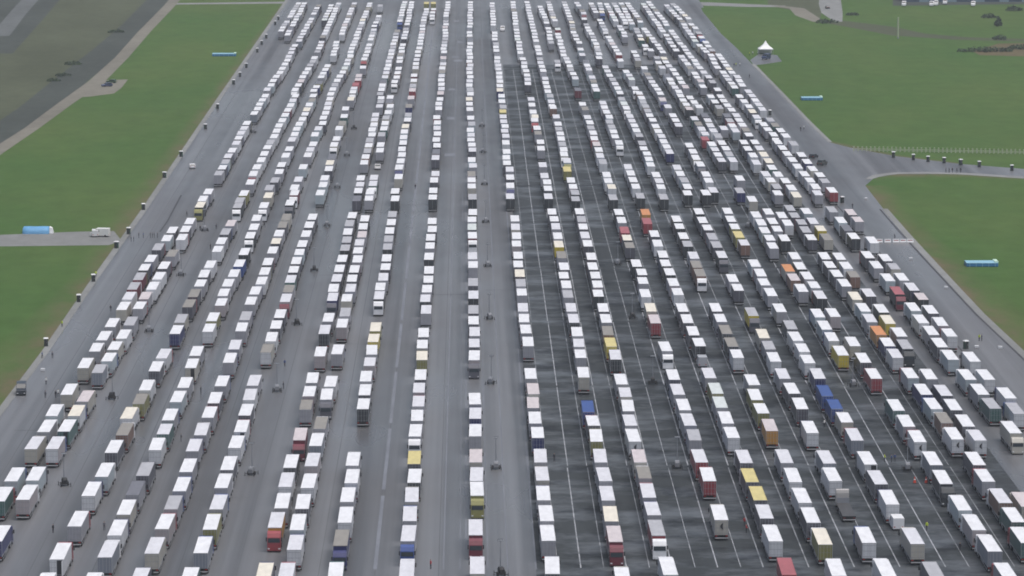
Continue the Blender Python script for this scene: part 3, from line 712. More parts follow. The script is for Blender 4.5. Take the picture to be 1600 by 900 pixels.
# ------------------------------------------------------------------ the rest of the lorries, too many to count
fm = MB()
for t in far:
    f = 'F' in t['fl']; L = t['L']
    fm.M = Matrix.Translation((t['x'], t['y'] + (L if f else 0), 0)) @ Matrix.Rotation((math.pi if f else 0) + rc.uniform(-.006, .006), 4, 'Z')
    ro, bo = roof_m(t['roof']), body_m(t['body'])
    fm.box(-1.275, 1.275, 0, L, 1.16, 4.0, bo, top=ro)
    fm.box(-.03, .03, -.03, -.01, 1.2, 3.85, M_ALU); fm.box(-1.2, 1.2, -.04, 0, .95, 1.05, M_DARK)
    fm.box(-1.2, 1.2, 0, .1, .5, .66, M_PALE)
    for s in (-1, 1):
        fm.box(s * .5 - .07, s * .5 + .07, .15, L + 2.0, .75, 1.1, M_DARK)
        for yy in (1.6, 2.9, 4.2, L - 1.5, L + 2.15): fm.tube((s * 1.25, yy, .5), (s * .92, yy, .5), .5, .5, M_TYRE, 7)
    cabm = roof_m('w') if rc.random() < .6 else body_m(rc.choice('nrbdwvm'))
    fm.M = fm.M @ Matrix.Translation((0, L + .85, 0))
    fm.prism([(.0, .5), (.0, 3.05), (.15, 3.6), (.95, 3.7), (1.55, 3.42), (1.98, 2.75), (2.18, 1.75), (2.22, .5)], -1.22, 1.22, cabm)
    cab_glass(fm)
fm.M = None
fo = fm.build('articulated_lorries')
tag(fo, 'distant packed rows of parked lorries filling the far end of the runway', 'lorries', kind='stuff')

# ------------------------------------------------------------------ lighting towers between the rows
M_YEL = nmat('hi_vis_yellow', (.62, .68, .06), .6)
M_LAMP = nmat('lamp_glass', (.55, .57, .6), .2)
def build_tower():
    root = empty('lighting_tower', (0, 0, 0))
    def P(name, mb, par=None, bevel=0):
        o = mb.build(name, par or root, bevel); reg(par or root, o); return o
    m = MB(); m.box(-.45, .45, -.75, .75, .45, 1.25, M_WHITE); m.prism([(-.7, 1.25), (-.5, 1.6), (.5, 1.6), (.7, 1.25)], -.42, .42, M_WHITE); P('generator_cabinet', m)
    m = MB(); m.box(-.5, .5, -.85, .85, .34, .45, M_DARK); m.box(-.06, .06, .6, 1.6, .36, .44, M_DARK); P('trailer_frame', m)
    for s in (-1, 1):
        m = MB(); m.tube((s * .55, 0, .4), (s * .8, 0, .4), .4, .4, M_TYRE, 12); P('wheel', m)
    for sx in (-1, 1):
        for sy in (-1, 1):
            m = MB(); m.tube((sx * .4, sy * .6, .42), (sx * .98, sy * 1.1, .42), .06, .06, M_DARK, 6); m.tube((sx * .98, sy * 1.1, .75), (sx * .98, sy * 1.1, .0), .06, .06, M_DARK, 6)
            m.box(sx * .98 - .14, sx * .98 + .14, sy * 1.1 - .14, sy * 1.1 + .14, 0, .06, M_DARK); P('outrigger', m)
    m = MB(); m.tube((0, .35, 1.1), (0, .35, 3.2), .11, .11, M_GREY, 8); m.tube((0, .35, 3.2), (0, .35, 5.0), .08, .08, M_GREY, 8); m.tube((0, .35, 5.0), (0, .35, 6.3), .055, .055, M_GREY, 8); P('mast', m)
    m = MB(); m.box(-.5, .5, .31, .39, 6.25, 6.33, M_DARK); cb = P('lamp_bar', m)
    for x in (-.4, -.13, .13, .4):
        m = MB(); m.box(x - .12, x + .12, .12, .34, 6.3, 6.62, M_DARK); m.box(x - .1, x + .1, .10, .12, 6.33, 6.59, M_LAMP); P('lamp', m, cb)
    return root
TW = [(101, 759, 'between the first two pairs of lanes near the bottom left corner'), (175, 624, 'right of the leftmost pair of lorry lanes, second from bottom'),
      (233, 519, 'right of the leftmost pair of lanes, third from bottom'), (283, 431, 'right of the leftmost pair of lanes, fourth from bottom'),
      (320, 361, 'right of the leftmost pair of lanes beside the cross gap'), (393, 742, 'left of the paired middle-left lanes, nearest the bottom'),
      (433, 612, 'left of the paired middle-left lanes, second from bottom'), (464, 508, 'left of the paired middle-left lanes, third from bottom'),
      (491, 424, 'left of the paired middle-left lanes, fourth from bottom'), (511, 354, 'left of the paired middle-left lanes beside the cross gap'),
      (527, 294, 'left of the paired middle-left lanes, sixth from bottom'), (542, 244, 'left of the paired middle-left lanes, seventh from bottom'),
      (553, 202, 'left of the paired middle-left lanes, eighth from bottom'), (783, 900, 'right of the central lane at the very bottom edge'),
      (775, 733, 'right of the central lane, second from bottom'), (767, 600, 'right of the central lane, third from bottom'),
      (765, 499, 'right of the central lane, fourth from bottom'), (762, 417, 'right of the central lane, fifth from bottom'),
      (759, 348, 'right of the central lane beside the cross gap'), (757, 289, 'right of the central lane, seventh from bottom'),
      (755, 239, 'right of the central lane, eighth from bottom'), (753, 198, 'right of the central lane, ninth from bottom'),
      (1058, 732, 'on the dark bays near the bottom, right of centre'), (1020, 600, 'on the dark bays right of centre, second from bottom'),
      (988, 498, 'on the dark bays right of centre, third from bottom'), (965, 414, 'on the dark bays right of centre, fourth from bottom'),
      (1418, 735, 'on the dark bays beside two red cones, lower right'), (1333, 604, 'on the dark bays left of a red-backed lorry'),
      (1169, 356, 'on the dark bays below the cross gap, upper right'), (396, 208, 'between the far left lorry lanes beside a gap'),
      (408, 168, 'between the far left lanes, small and distant')]
TOWER = build_tower()
ck = [k for k in kids(TOWER) if short_name(k) == 'generator_cabinet'][0]
for i, (x, y, wh) in enumerate(TW):
    o = TOWER if i == 0 else copy_tree(TOWER)
    p = G(x, y); o.location = (p.x, p.y, .03); o.rotation_euler = (0, 0, rc.uniform(-.35, .35))
    for k in kids(o):
        if short_name(k) == 'generator_cabinet':
            c = rc.choice([M_GREY, M_DARK, M_GREY, M_WHITE])
            slot(k, 0, c if c != M_WHITE or i in (0, 14, 15) else M_GREY)
    tag(o, 'mobile lighting tower ' + wh, 'lighting tower', 'mobile lighting towers between the lorry lanes')

# ------------------------------------------------------------------ portable toilets along the runway edges
M_GRN = nmat('dark_green_plastic', (.018, .06, .04), .45)
def build_toilet():
    root = empty('portable_toilet', (0, 0, 0))
    m = MB(); m.box(-.58, .58, -.58, .58, .12, 2.15, M_GRN); o = m.build('cabin', root, .03); reg(root, o)
    m = MB(); m.box(-.6, .6, -.6, .6, 0, .12, M_DARK); o = m.build('skid_base', root); reg(root, o)
    m = MB(); m.raw([(-.74, -.74, 2.15), (.74, -.74, 2.15), (.74, .74, 2.15), (-.74, .74, 2.15), (-.6, -.6, 2.4), (.6, -.6, 2.4), (.6, .6, 2.4), (-.6, .6, 2.4)],
                    [(3, 2, 1, 0), (4, 5, 6, 7), (0, 1, 5, 4), (1, 2, 6, 5), (2, 3, 7, 6), (3, 0, 4, 7)], M_WHITE); o = m.build('roof', root); reg(root, o)
    m = MB(); m.box(-.42, .42, -.62, -.585, .2, 2.02, M_DARK); o = m.build('door', root); reg(root, o)
    m2 = MB(); m2.box(.26, .34, -.65, -.62, 1.05, 1.2, M_WHITE); h = m2.build('handle', o); reg(o, h)
    return root
TL = [(72, 541, 'at the left runway edge, nearest the bottom'), (123, 472, 'on the left kerb just below the worn turf'), (146, 440, 'on the left kerb beside a yellow-green jacket'),
      (182, 388, 'on the left kerb below the side road'), (201, 366, 'at the junction of side road and runway'), (224, 328, 'on the left kerb just above the side road'),
      (257, 278, 'on the left kerb left of the lone white car'), (283, 245, 'on the left kerb above the white car'), (321, 202, 'on the left kerb, tenth cabin up'),
      (340, 170, 'on the left kerb, lower of two close cabins'), (365, 132, 'on the left kerb level with the gravel pad'), (375, 120, 'on the left kerb just above the gravel pad level'),
      (385, 106, 'on the left kerb right of the long blue tank'), (402, 82, 'on the left kerb, fifth from the far corner'), (409, 70, 'on the left kerb, fourth from the far corner'),
      (416, 60, 'on the left kerb, third from the far corner'), (430, 39, 'on the left kerb, second from the far corner'), (435, 31, 'on the left kerb nearest the far corner'),
      (1396, 246, 'leftmost of those along the branch road on the right'), (1427, 250, 'second from left along the branch road'), (1450, 253, 'third from left along the branch road'),
      (1475, 255, 'fourth from left along the branch road'), (1501, 258, 'fifth from left along the branch road'), (1530, 261, 'sixth from left along the branch road'),
      (1581, 267, 'rightmost along the branch road near the frame edge'), (1509, 545, 'right of a white trailer end on the right side'), (1316, 317, 'right of the red-backed lorry above the cross gap'),
      (1203, 180, 'tucked beside the rightmost lorry lane far away')]
TO = build_toilet()
for i, (x, y, wh) in enumerate(TL):
    o = TO if i == 0 else copy_tree(TO)
    p = G(x, y); o.location = (p.x, p.y, .03); o.rotation_euler = (0, 0, rc.uniform(-.4, .4)); o.scale = (.82, .82, .86)
    tag(o, 'dark portable toilet with pale roof ' + wh, 'portable toilet', 'portable toilets along the runway edges')

# ------------------------------------------------------------------ long blue tanks / cabins on the grass
M_BLU = nmat('bright_blue_panel', (.02, .16, .34), .5, var=.12)
M_BLU2 = nmat('pale_blue_top', (.24, .46, .56), .5, var=.12)
M_BLU3 = nmat('blue_tent_fabric', (.12, .33, .56), .6, var=.15)
def blue_block(x, y, wpx, lab, name='water_tank'):
    """low rectangular tank with blue sides under a pale taut cover"""
    p = G(x, y); L = wpx / ((y - VPY) / H); D = 5.2; h = 1.05
    root = empty(name, (p.x, p.y, 0))
    m = MB(); m.prism([(0, 0), (-.15, .2), (0, h), (D, h), (D + .15, .2), (D, 0)], -L / 2, L / 2, M_BLU); reg(root, m.build('tank_wall', root))
    m = MB(); m.prism([(-.08, h), (.3, h + .1), (D / 2, h + .22), (D - .3, h + .1), (D + .08, h)], -L / 2 - .06, L / 2 + .06, M_BLU2); reg(root, m.build('cover', root))
    for i in range(5):
        a = -L / 2 + L * (i + .5) / 5; m = MB(); m.box(a - .06, a + .06, -.22, -.12, 0, h - .02, M_BLU2); reg(root, m.build('brace', root))
    m = MB(); m.box(L / 2 - .9, L / 2 + .1, .3, D - .3, h + .1, h + .42, nmat('pale_green_cap', (.5, .68, .55), .5)); reg(root, m.build('end_cap', root))
    tag(root, lab, 'tank', 'long low blue tanks on the grass')
blue_block(350, 88, 37, 'long low blue tank with pale cover on the upper left grass')
blue_block(1269, 157, 33, 'long low turquoise tank on the grass right of the far lorries')
blue_block(1535, 417, 50, 'longest turquoise tank, on the lower right grass near the frame edge')
# rounded blue tent beside the side road
p = G(57, 364); root = empty('blue_tent', (p.x, p.y, 0))
m = MB(); n = 10
prof = [(2.6 * math.cos(math.pi * i / n), 2.0 * math.sin(math.pi * i / n) ** .8) for i in range(n + 1)]
L = 42 / (804 / H)
segs = [(-L / 2, .78), (-L / 2 + .3, .98), (-L / 4, 1.0), (0, .97), (L / 4, 1.0), (L / 2 - .3, .97), (L / 2, .8)]
vs = [(x, a * s, b * s) for x, s in segs for a, b in prof]
fs = [(j * (n + 1) + i, j * (n + 1) + i + 1, (j + 1) * (n + 1) + i + 1, (j + 1) * (n + 1) + i) for j in range(len(segs) - 1) for i in range(n)]
fs += [tuple(range(n + 1)), tuple(range((len(segs) - 1) * (n + 1), len(segs) * (n + 1)))[::-1]]
m.raw(vs, fs, M_BLU3); o = m.build('canopy', root); reg(root, o)
for f_ in o.data.polygons: f_.use_smooth = len(f_.vertices) == 4
m = MB(); m.raw([(L / 2 + .02, -1.3, 0), (L / 2 + 1.1, -1.3, 0), (L / 2 + 1.1, 1.3, 0), (L / 2 + .02, 1.3, 0), (L / 2 + .02, -1.2, 1.9), (L / 2 + .8, -.9, 1.5), (L / 2 + .8, .9, 1.5), (L / 2 + .02, 1.2, 1.9)],
                [(3, 2, 1, 0), (4, 5, 6, 7), (0, 1, 5, 4), (1, 2, 6, 5), (2, 3, 7, 6), (3, 0, 4, 7)], M_WHITE); reg(root, m.build('entrance_flap', root))
m = MB()
for x in (-L / 2 + .3, -L / 4, 0, L / 4, L / 2 - .3): m.tube((x, -2.6, .02), (x, -3.0, .02), .04, .04, M_DARK, 6)
reg(root, m.build('ground_pegs', root))
tag(root, 'rounded bright blue tent with a white end, beside the side road at left', 'tent')

# ------------------------------------------------------------------ white pagoda tent on the right
p = G(1196, 84); root = empty('pagoda_tent', (p.x, p.y, 0))
m = MB(); S = 3.3; ring = []
lv = [(S, 2.4), (S * .72, 3.0), (S * .42, 3.9), (S * .18, 5.0), (.05, 6.0)]
vs = [(sx * a, sy * a, z) for a, z in lv for sx, sy in ((-1, -1), (1, -1), (1, 1), (-1, 1))]
fs = [(j * 4 + i, j * 4 + (i + 1) % 4, j * 4 + 4 + (i + 1) % 4, j * 4 + 4 + i) for j in range(4) for i in range(4)] + [(3, 2, 1, 0), (16, 17, 18, 19)]
m.raw(vs, fs, M_WHITE); m.box(-S, S, -S - .03, -S, 2.05, 2.42, M_WHITE); reg(root, m.build('tent_roof', root))
for sx in (-1, 1):
    for sy in (-1, 1):
        m = MB(); m.tube((sx * S * .97, sy * S * .97, 0), (sx * S * .97, sy * S * .97, 2.42), .07, .07, M_ALU, 8); reg(root, m.build('pole', root))
m = MB(); m.box(-S * .97, S * .97, S * .97, S, .05, 2.4, M_WHITE); m.box(-S, -S + .04, -S * .3, S * .95, .05, 2.4, M_WHITE); reg(root, m.build('side_wall', root))
tag(root, 'white peaked tent on the grass wedge right of the far lorries', 'tent')

# ------------------------------------------------------------------ cars and vans
def vehicle(name, x, y, col, lab, cat, L=4.4, W=1.8, Hh=1.5, rz=0.0, van=False, pickup=False):
    p = G(x, y); root = empty(name, (p.x, p.y, .03), rz)
    paint = nmat('paint_%s' % name + '_%d' % int(x), col, .3)
    m = MB()
    if van: prof = [(0, .35), (0, Hh - .05), (.1, Hh), (L * .66, Hh), (L * .82, Hh * .62), (L * .98, Hh * .5), (L, .35)]
    elif pickup: prof = [(0, .4), (0, 1.0), (L * .38, 1.0), (L * .40, Hh), (L * .66, Hh), (L * .76, 1.05), (L * .98, .95), (L, .4)]
    else: prof = [(0, .32), (0, .85), (L * .06, Hh * .62), (L * .16, Hh * .97), (L * .24, Hh), (L * .55, Hh), (L * .72, Hh * .66), (L * .97, Hh * .54), (L, .32)]
    m.prism(prof, -W / 2, W / 2, paint); b = m.build('body', root, .05); reg(root, b)
    if van or pickup:
        a0, a1 = (L * .665, L * .81) if van else (L * .67, L * .755)
        z0_, z1_ = (Hh * .97, Hh * .64) if van else (Hh * .96, 1.08)
        m = MB(); m.raw([(-W * .42, a0 + .04, z0_), (W * .42, a0 + .04, z0_), (W * .45, a1 + .04, z1_), (-W * .45, a1 + .04, z1_), (-W * .42, a0 - .1, z0_ - .05), (W * .42, a0 - .1, z0_ - .05), (W * .45, a1 - .1, z1_ - .05), (-W * .45, a1 - .1, z1_ - .05)],
                        [(0, 1, 2, 3), (7, 6, 5, 4), (0, 4, 5, 1), (3, 2, 6, 7), (0, 3, 7, 4), (1, 5, 6, 2)], M_GLASS); reg(root, m.build('windscreen', root))
        for s in (-1, 1):
            m = MB(); xx = s * W / 2; m.box(min(xx, xx + s * .015), max(xx, xx + s * .015), L * .5, L * .7, Hh * .58, Hh * .88, M_GLASS); reg(root, m.build('side_window', root))
    else:
        m = MB(); m.raw([(-W * .42, L * .562, Hh * .975), (W * .42, L * .562, Hh * .975), (W * .46, L * .715, Hh * .69), (-W * .46, L * .715, Hh * .69), (-W * .42, L * .5, Hh * .9), (W * .42, L * .5, Hh * .9), (W * .46, L * .66, Hh * .62), (-W * .46, L * .66, Hh * .62)],
                        [(0, 1, 2, 3), (7, 6, 5, 4), (0, 4, 5, 1), (3, 2, 6, 7), (0, 3, 7, 4), (1, 5, 6, 2)], M_GLASS); reg(root, m.build('windscreen', root))
        m = MB(); m.raw([(-W * .42, L * .135, Hh * .95), (W * .42, L * .135, Hh * .95), (W * .45, L * .045, Hh * .68), (-W * .45, L * .045, Hh * .68), (-W * .42, L * .2, Hh * .9), (W * .42, L * .2, Hh * .9), (W * .45, L * .12, Hh * .62), (-W * .45, L * .12, Hh * .62)],
                        [(0, 1, 2, 3), (7, 6, 5, 4), (0, 4, 5, 1), (3, 2, 6, 7), (0, 3, 7, 4), (1, 5, 6, 2)], M_GLASS); reg(root, m.build('rear_window', root))
        for s in (-1, 1):
            m = MB(); xx = s * W / 2; m.box(min(xx, xx + s * .015), max(xx, xx + s * .015), L * .2, L * .6, Hh * .66, Hh * .92, M_GLASS); reg(root, m.build('side_window', root))
    for s in (-1, 1):
        for yy in (L * .18, L * .8):
            m = MB(); m.tube((s * W / 2 * 1.01, yy, .33), (s * W / 2 * .8, yy, .33), .33, .33, M_TYRE, 12); reg(root, m.build('wheel', root))
        m = MB(); m.box(s * W * .36 - .14, s * W * .36 + .14, -.03, .02, .68, .84, M_RED); reg(root, m.build('tail_light', root))
        m = MB(); m.box(s * W * .36 - .15, s * W * .36 + .15, L - .03, L + .02, .52, .68, M_WHITE); reg(root, m.build('headlight', root))
    tag(root, lab, cat, None); return root
vehicle('parked_van', 34, 612, (.02, .025, .035), 'dark van facing the camera on the left runway edge beside the grass', 'van', 5.6, 2.1, 2.5, R(185), van=True)
vehicle('parked_car', 301, 264, (.75, .75, .76), 'lone white car on the empty left strip of the runway', 'car', 4.5, 1.85, 1.55, R(8))
vehicle('parked_car', 1280, 259, (.05, .055, .05), 'dark off-roader beside the rightmost lorry lane, nearer of two', 'car', 4.8, 1.95, 1.85, R(-30))
vehicle('parked_car', 1267, 248, (.02, .02, .025), 'black car beside the rightmost lorry lane, farther of two', 'car', 4.4, 1.8, 1.5, R(-30))
vehicle('parked_van', 785, 48, (.78, .78, .78), 'small white van alone on the empty strip near the far end', 'van', 5.2, 2.0, 2.4, R(180), van=True)
vehicle('pickup_truck', 590, 263, (.6, .6, .6), 'white pickup at the near end of the second paired lane', 'pickup', 5.3, 1.95, 1.8, R(182), pickup=True)
vehicle('parked_van', 1201, 92, (.03, .045, .11), 'dark blue van parked in front of the white peaked tent', 'van', 5.4, 2.1, 2.5, R(150), van=True)
vehicle('parked_car', 175, 135, (.035, .05, .12), 'dark blue car on the gravel pad', 'car', 4.6, 1.85, 1.6, R(120))
vehicle('parked_car', 182, 130, (.03, .08, .03), 'dark green car on the gravel pad behind the blue one', 'car', 4.4, 1.8, 1.6, R(80))
vehicle('parked_car', 1294, 14, (.02, .02, .025), 'dark car on the pale far road at the top right', 'car', 4.4, 1.8, 1.5, R(5))
for (x, y, c, lb) in ((1413, 9, (.78, .78, .78), 'leftmost white van on the strip at the top right edge'), (1456, 9, (.7, .7, .7), 'white van beside the dark fence at the top right'),
                      (1463, 8, (.74, .74, .74), 'tall white van right of another at the top edge'), (1477, 6, (.72, .72, .72), 'small white van at the top edge, third cluster'), (1521, 9, (.8, .8, .8), 'rightmost white van standing out at the top edge')):
    vehicle('parked_van', x, y, c, lb, 'van', 5.4, 2.1, 2.6, R(170), van=True)
vehicle('parked_van', 1404, 830, (.76, .76, .76), 'white van behind a white trailer on the dark bays, lower right', 'van', 5.4, 2.1, 2.5, R(2), van=True)
vehicle('parked_van', 1098, 575, (.42, .43, .45), 'grey van behind the lorry with a swung open rear door', 'van', 5.0, 2.1, 2.6, R(2), van=True)
vehicle('parked_van', 171, 370, (.74, .74, .7), 'white van parked at the mouth of the side road', 'van', 5.6, 2.1, 2.5, R(80), van=True)
vehicle('parked_van', 149, 371, (.7, .7, .68), 'small white van on the side road, left of another', 'van', 4.6, 1.9, 2.1, R(5), van=True)

# ------------------------------------------------------------------ fence along the grass on the right
p0 = G(1334, 236); p1 = G(1640, 241.5); root = empty('post_fence', (p0.x, p0.y, 0))
d = p1 - p0; N = 46
M_FEN = nmat('pale_fence', (.45, .48, .34), .6)
for i in range(N + 1):
    q = d * (i / N); m = MB(); m.box(q.x - .2, q.x + .2, q.y - .15, q.y + .15, 0, 1.7, M_FEN); reg(root, m.build('post', root))
m = MB()
ang = math.atan2(d.y, d.x)
m.M = Matrix.Rotation(ang, 4, 'Z')
for z in (.35, .8): m.box(0, d.length, -.06, .06, z, z + .18, M_FEN)
m.M = None; reg(root, m.build('rails', root))
tag(root, 'pale post and rail fence crossing the grass on the right', 'fence')

# ------------------------------------------------------------------ barriers
def barrier(x, y, lab, col, wd=2.0, grp=None, hh=1.0):
    p = G(x, y); root = empty('road_barrier', (p.x, p.y, .03))
    m = MB(); m.prism([(-.4, 0), (-.4, .2), (-.25, .45), (-.2, hh), (.2, hh), (.25, .45), (.4, .2), (.4, 0)], -wd / 2, wd / 2, col); reg(root, m.build('barrier_body', root))
    m = MB(); m.box(-wd / 2 + .3, wd / 2 - .3, -.26, -.235, .55, .72, M_RED if col == M_WHITE else M_WHITE); reg(root, m.build('reflector_band', root))
    tag(root, lab, 'barrier', grp)
for i, x in enumerate((1374, 1387, 1400, 1411, 1422)):
    barrier(x, 379, '%s white barrier from left in the row across the right lane' % ordn(i + 1), M_WHITE, 1.9, 'white barriers across the right-hand lane')

# traffic cones
M_CONE = nmat('cone_red', (.62, .06, .03), .5)
def cone(x, y, lab, sc=1.0):
    p = G(x, y); root = empty('traffic_cone', (p.x, p.y, .05)); root.scale = (sc,) * 3
    m = MB(); m.tube((0, 0, .05), (0, 0, .95), .24, .05, M_CONE, 12); reg(root, m.build('cone_body', root))
    m = MB(); m.box(-.3, .3, -.3, .3, 0, .05, M_DARK); reg(root, m.build('cone_base', root))
    m = MB(); m.tube((0, 0, .45), (0, 0, .65), .155, .115, M_WHITE, 12); reg(root, m.build('reflective_sleeve', root))
    tag(root, lab, 'traffic cone', 'red cones on the dark bays')
cone(1429, 755, 'left red cone of the pair below the lighting tower', 1.3); cone(1447, 755, 'right red cone of the pair below the lighting tower', 1.3)

# ------------------------------------------------------------------ people
def skin_person(variant):
    """one continuous body grown along a skeleton"""
    st = {0: 0, 1: .18, 2: .0}[variant]
    V = [(0, 0, .98), (0, 0, 1.18), (0, 0, 1.38), (0, .0, 1.50), (0, .01, 1.60), (0, .02, 1.70), (0, .02, 1.76),
         (-.11, 0, .94), (-.12, st, .52), (-.12, st * .6 - .02, .09), (-.12, st * .6 + .14, .04),
         (.11, 0, .94), (.12, -st, .52), (.12, -st * .9 - .02, .09), (.12, -st * .9 + .14, .04),
         (-.19, 0, 1.41), (-.25, -.04 - st * .3, 1.14), (-.25, .06 + (.18 if variant == 2 else 0), .92 + (.12 if variant == 2 else 0)), (-.25, .09 + (.22 if variant == 2 else 0), .83 + (.16 if variant == 2 else 0)),
         (.19, 0, 1.41), (.25, -.04 + st * .3, 1.14), (.25, .06 + (.18 if variant == 2 else 0), .92 + (.12 if variant == 2 else 0)), (.25, .09 + (.22 if variant == 2 else 0), .83 + (.16 if variant == 2 else 0))]
    E = [(0, 1), (1, 2), (2, 3), (3, 4), (4, 5), (5, 6), (0, 7), (7, 8), (8, 9), (9, 10), (0, 11), (11, 12), (12, 13), (13, 14), (2, 15), (15, 16), (16, 17), (17, 18), (2, 19), (19, 20), (20, 21), (21, 22)]
    RR = [.15, .15, .16, .06, .085, .10, .07, .10, .075, .055, .04, .10, .075, .055, .04, .075, .055, .042, .035, .075, .055, .042, .035]
    me = bpy.data.meshes.new('person'); me.from_pydata(V, E, []); o = bpy.data.objects.new('person', me); COL.objects.link(o)
    o.modifiers.new('s', 'SKIN')
    for i, sv in enumerate(me.skin_vertices[0].data): sv.radius = (RR[i], RR[i] * .8); sv.use_root = i == 0
    o.modifiers.new('d', 'SUBSURF').levels = 1
    dg = bpy.context.evaluated_depsgraph_get(); dg.update()
    ev = o.evaluated_get(dg); m2 = bpy.data.meshes.new_from_object(ev)
    bpy.data.objects.remove(o); m2.name = 'person'
    m2.materials.clear()
    for mm in (nmat('dark_trousers', (.03, .03, .04), .8), nmat('jacket', (.05, .05, .06), .8), nmat('skin', (.45, .28, .2), .6), nmat('hair', (.03, .02, .015), .8)): m2.materials.append(mm)
    for f in m2.polygons:
        c = f.center
        if c.z > 1.68 or (c.z > 1.56 and c.y < -.03): k = 3
        elif c.z > 1.5: k = 2
        elif abs(c.x) > .2 and c.z < .9 + (.14 if variant == 2 else 0): k = 2
        elif c.z > .93 or (abs(c.x) > .19): k = 1
        else: k = 0
        f.material_index = k; f.use_smooth = True
    return m2
PM = [skin_person(i) for i in range(3)]
J = dict(dark=(.03, .03, .04), blue=(.05, .08, .2), grey=(.15, .15, .17), red=(.45, .04, .05), yel=(.55, .68, .05), white=(.7, .7, .68))
def person(x, y, jc, lab, v=None, rz=None, grp=None):
    p = G(x, y); me = PM[v if v is not None else rc.randrange(3)]
    o = bpy.data.objects.new('person', me); COL.objects.link(o); o.location = (p.x, p.y, .03); o.rotation_euler = (0, 0, rc.uniform(0, 6.28) if rz is None else rz)
    slot(o, 1, nmat('jacket_' + jc, J[jc], .8))
    tag(o, lab, 'person', grp)
person(83, 833, 'dark', 'person in dark clothes left of the open white trailer, bottom left')
person(163, 829, 'grey', 'person in grey standing left of a lorry lane, bottom left')
person(283, 690, 'dark', 'person in dark clothes between two left lanes')
person(314, 615, 'dark', 'person in dark clothes left of the fourth left lane')
person(443, 608, 'dark', 'person in dark clothes beside the lighting tower left of the paired lanes')
person(445, 573, 'blue', 'person walking on the wide strip below a drab-roofed lorry', 1)
person(87, 622, 'dark', 'right person of the group left of the leftmost lorries')
person(91, 620, 'white', 'person in a white top beside the leftmost lorries')
person(71, 622, 'grey', 'person in grey standing left of the leftmost group')
person(72, 601, 'white', 'person in a pale jacket near the left kerb')
person(66, 560, 'blue', 'person in blue on the left kerb below a portable toilet')
person(82, 560, 'grey', 'person in grey standing on the runway near the left kerb')
person(173, 487, 'dark', 'person in dark clothes left of the leftmost lane, mid height')
person(329, 390, 'dark', 'person in dark clothes beside a white-backed trailer end')
person(292, 338, 'dark', 'person in dark clothes beside the yellow-capped lorry, left')
person(313, 361, 'dark', 'person on the strip below the yellow-capped lorry', 0)
person(338, 358, 'grey', 'person in grey on the strip beside the cross gap')
person(413, 356, 'dark', 'person between lanes just below the cross gap')
person(150, 433, 'yel', 'person in a yellow-green jacket on the left kerb by a toilet cabin', 0)
person(97, 511, 'yel', 'person in a yellow-green jacket on the worn turf at left')
person(866, 721, 'dark', 'person in dark clothes on the dark bays right of the white lane')
person(673, 889, 'red', 'person in a red jacket on the wide strip at the bottom')
person(1163, 822, 'red', 'farther of two people in red by a bay line, bottom right')
person(1166, 833, 'red', 'nearer of two people in red by a bay line, bottom right')
person(1448, 829, 'yel', 'person in hi-vis yellow on a bay line, bottom right')
person(1382, 722, 'yel', 'person in hi-vis yellow beside the open-backed trailer')
person(1393, 723, 'blue', 'left of two people in blue right of the hi-vis figure')
person(1398, 722, 'blue', 'right of two people in blue near the hi-vis figure')
person(1288, 668, 'white', 'person in white beside the blue lorries on the dark bays')
person(1500, 862, 'dark', 'person in dark clothes beside a bay line, bottom right corner')
person(649, 296, 'dark', 'person in dark clothes on the strip above the cross gap', 1)
person(532, 533, 'yel', 'x') if False else None
person(1530, 533, 'yel', 'person in hi-vis yellow on the right apron', 0)
person(1534, 533, 'dark', 'person in dark clothes beside the hi-vis figure on the right apron')
person(1251, 205, 'dark', 'person in dark clothes on the right apron far up')
person(1256, 203, 'white', 'person in white on the right apron far up')
person(1147, 105, 'dark', 'person in dark clothes far up beside the rightmost lanes')
person(1150, 104, 'yel', 'person in hi-vis between two others far up right')
person(1156, 104, 'white', 'person in white far up right, near the tent road')
person(1171, 87, 'yel', 'person in hi-vis left of the white peaked tent')
person(1176, 86, 'white', 'person in white closest to the peaked tent')
person(1171, 122, 'dark', 'lone dark figure on the right apron below the tent road')
person(1332, 326, 'dark', 'person in dark clothes right of a pinkish-roofed lorry')
person(1398, 374, 'dark', 'person in dark clothes standing in the row of white barriers')
for i, x in enumerate((205, 209, 217, 224, 235, 238, 241, 246)):
    person(x, 372 if i > 1 else 378, rc.choice(['dark', 'dark', 'blue', 'grey']), '%s from left in the line of people across the left strip' % ordn(i + 1).capitalize().lower() + ' of tarmac', 0, R(90), 'people lined up across the left strip')
for i, x in enumerate((1478, 1483, 1488, 1495, 1501)):
    person(x, 270, 'dark', '%s from left of the people walking along the right branch road' % ordn(i + 1), 1, None, 'people walking on the branch road')

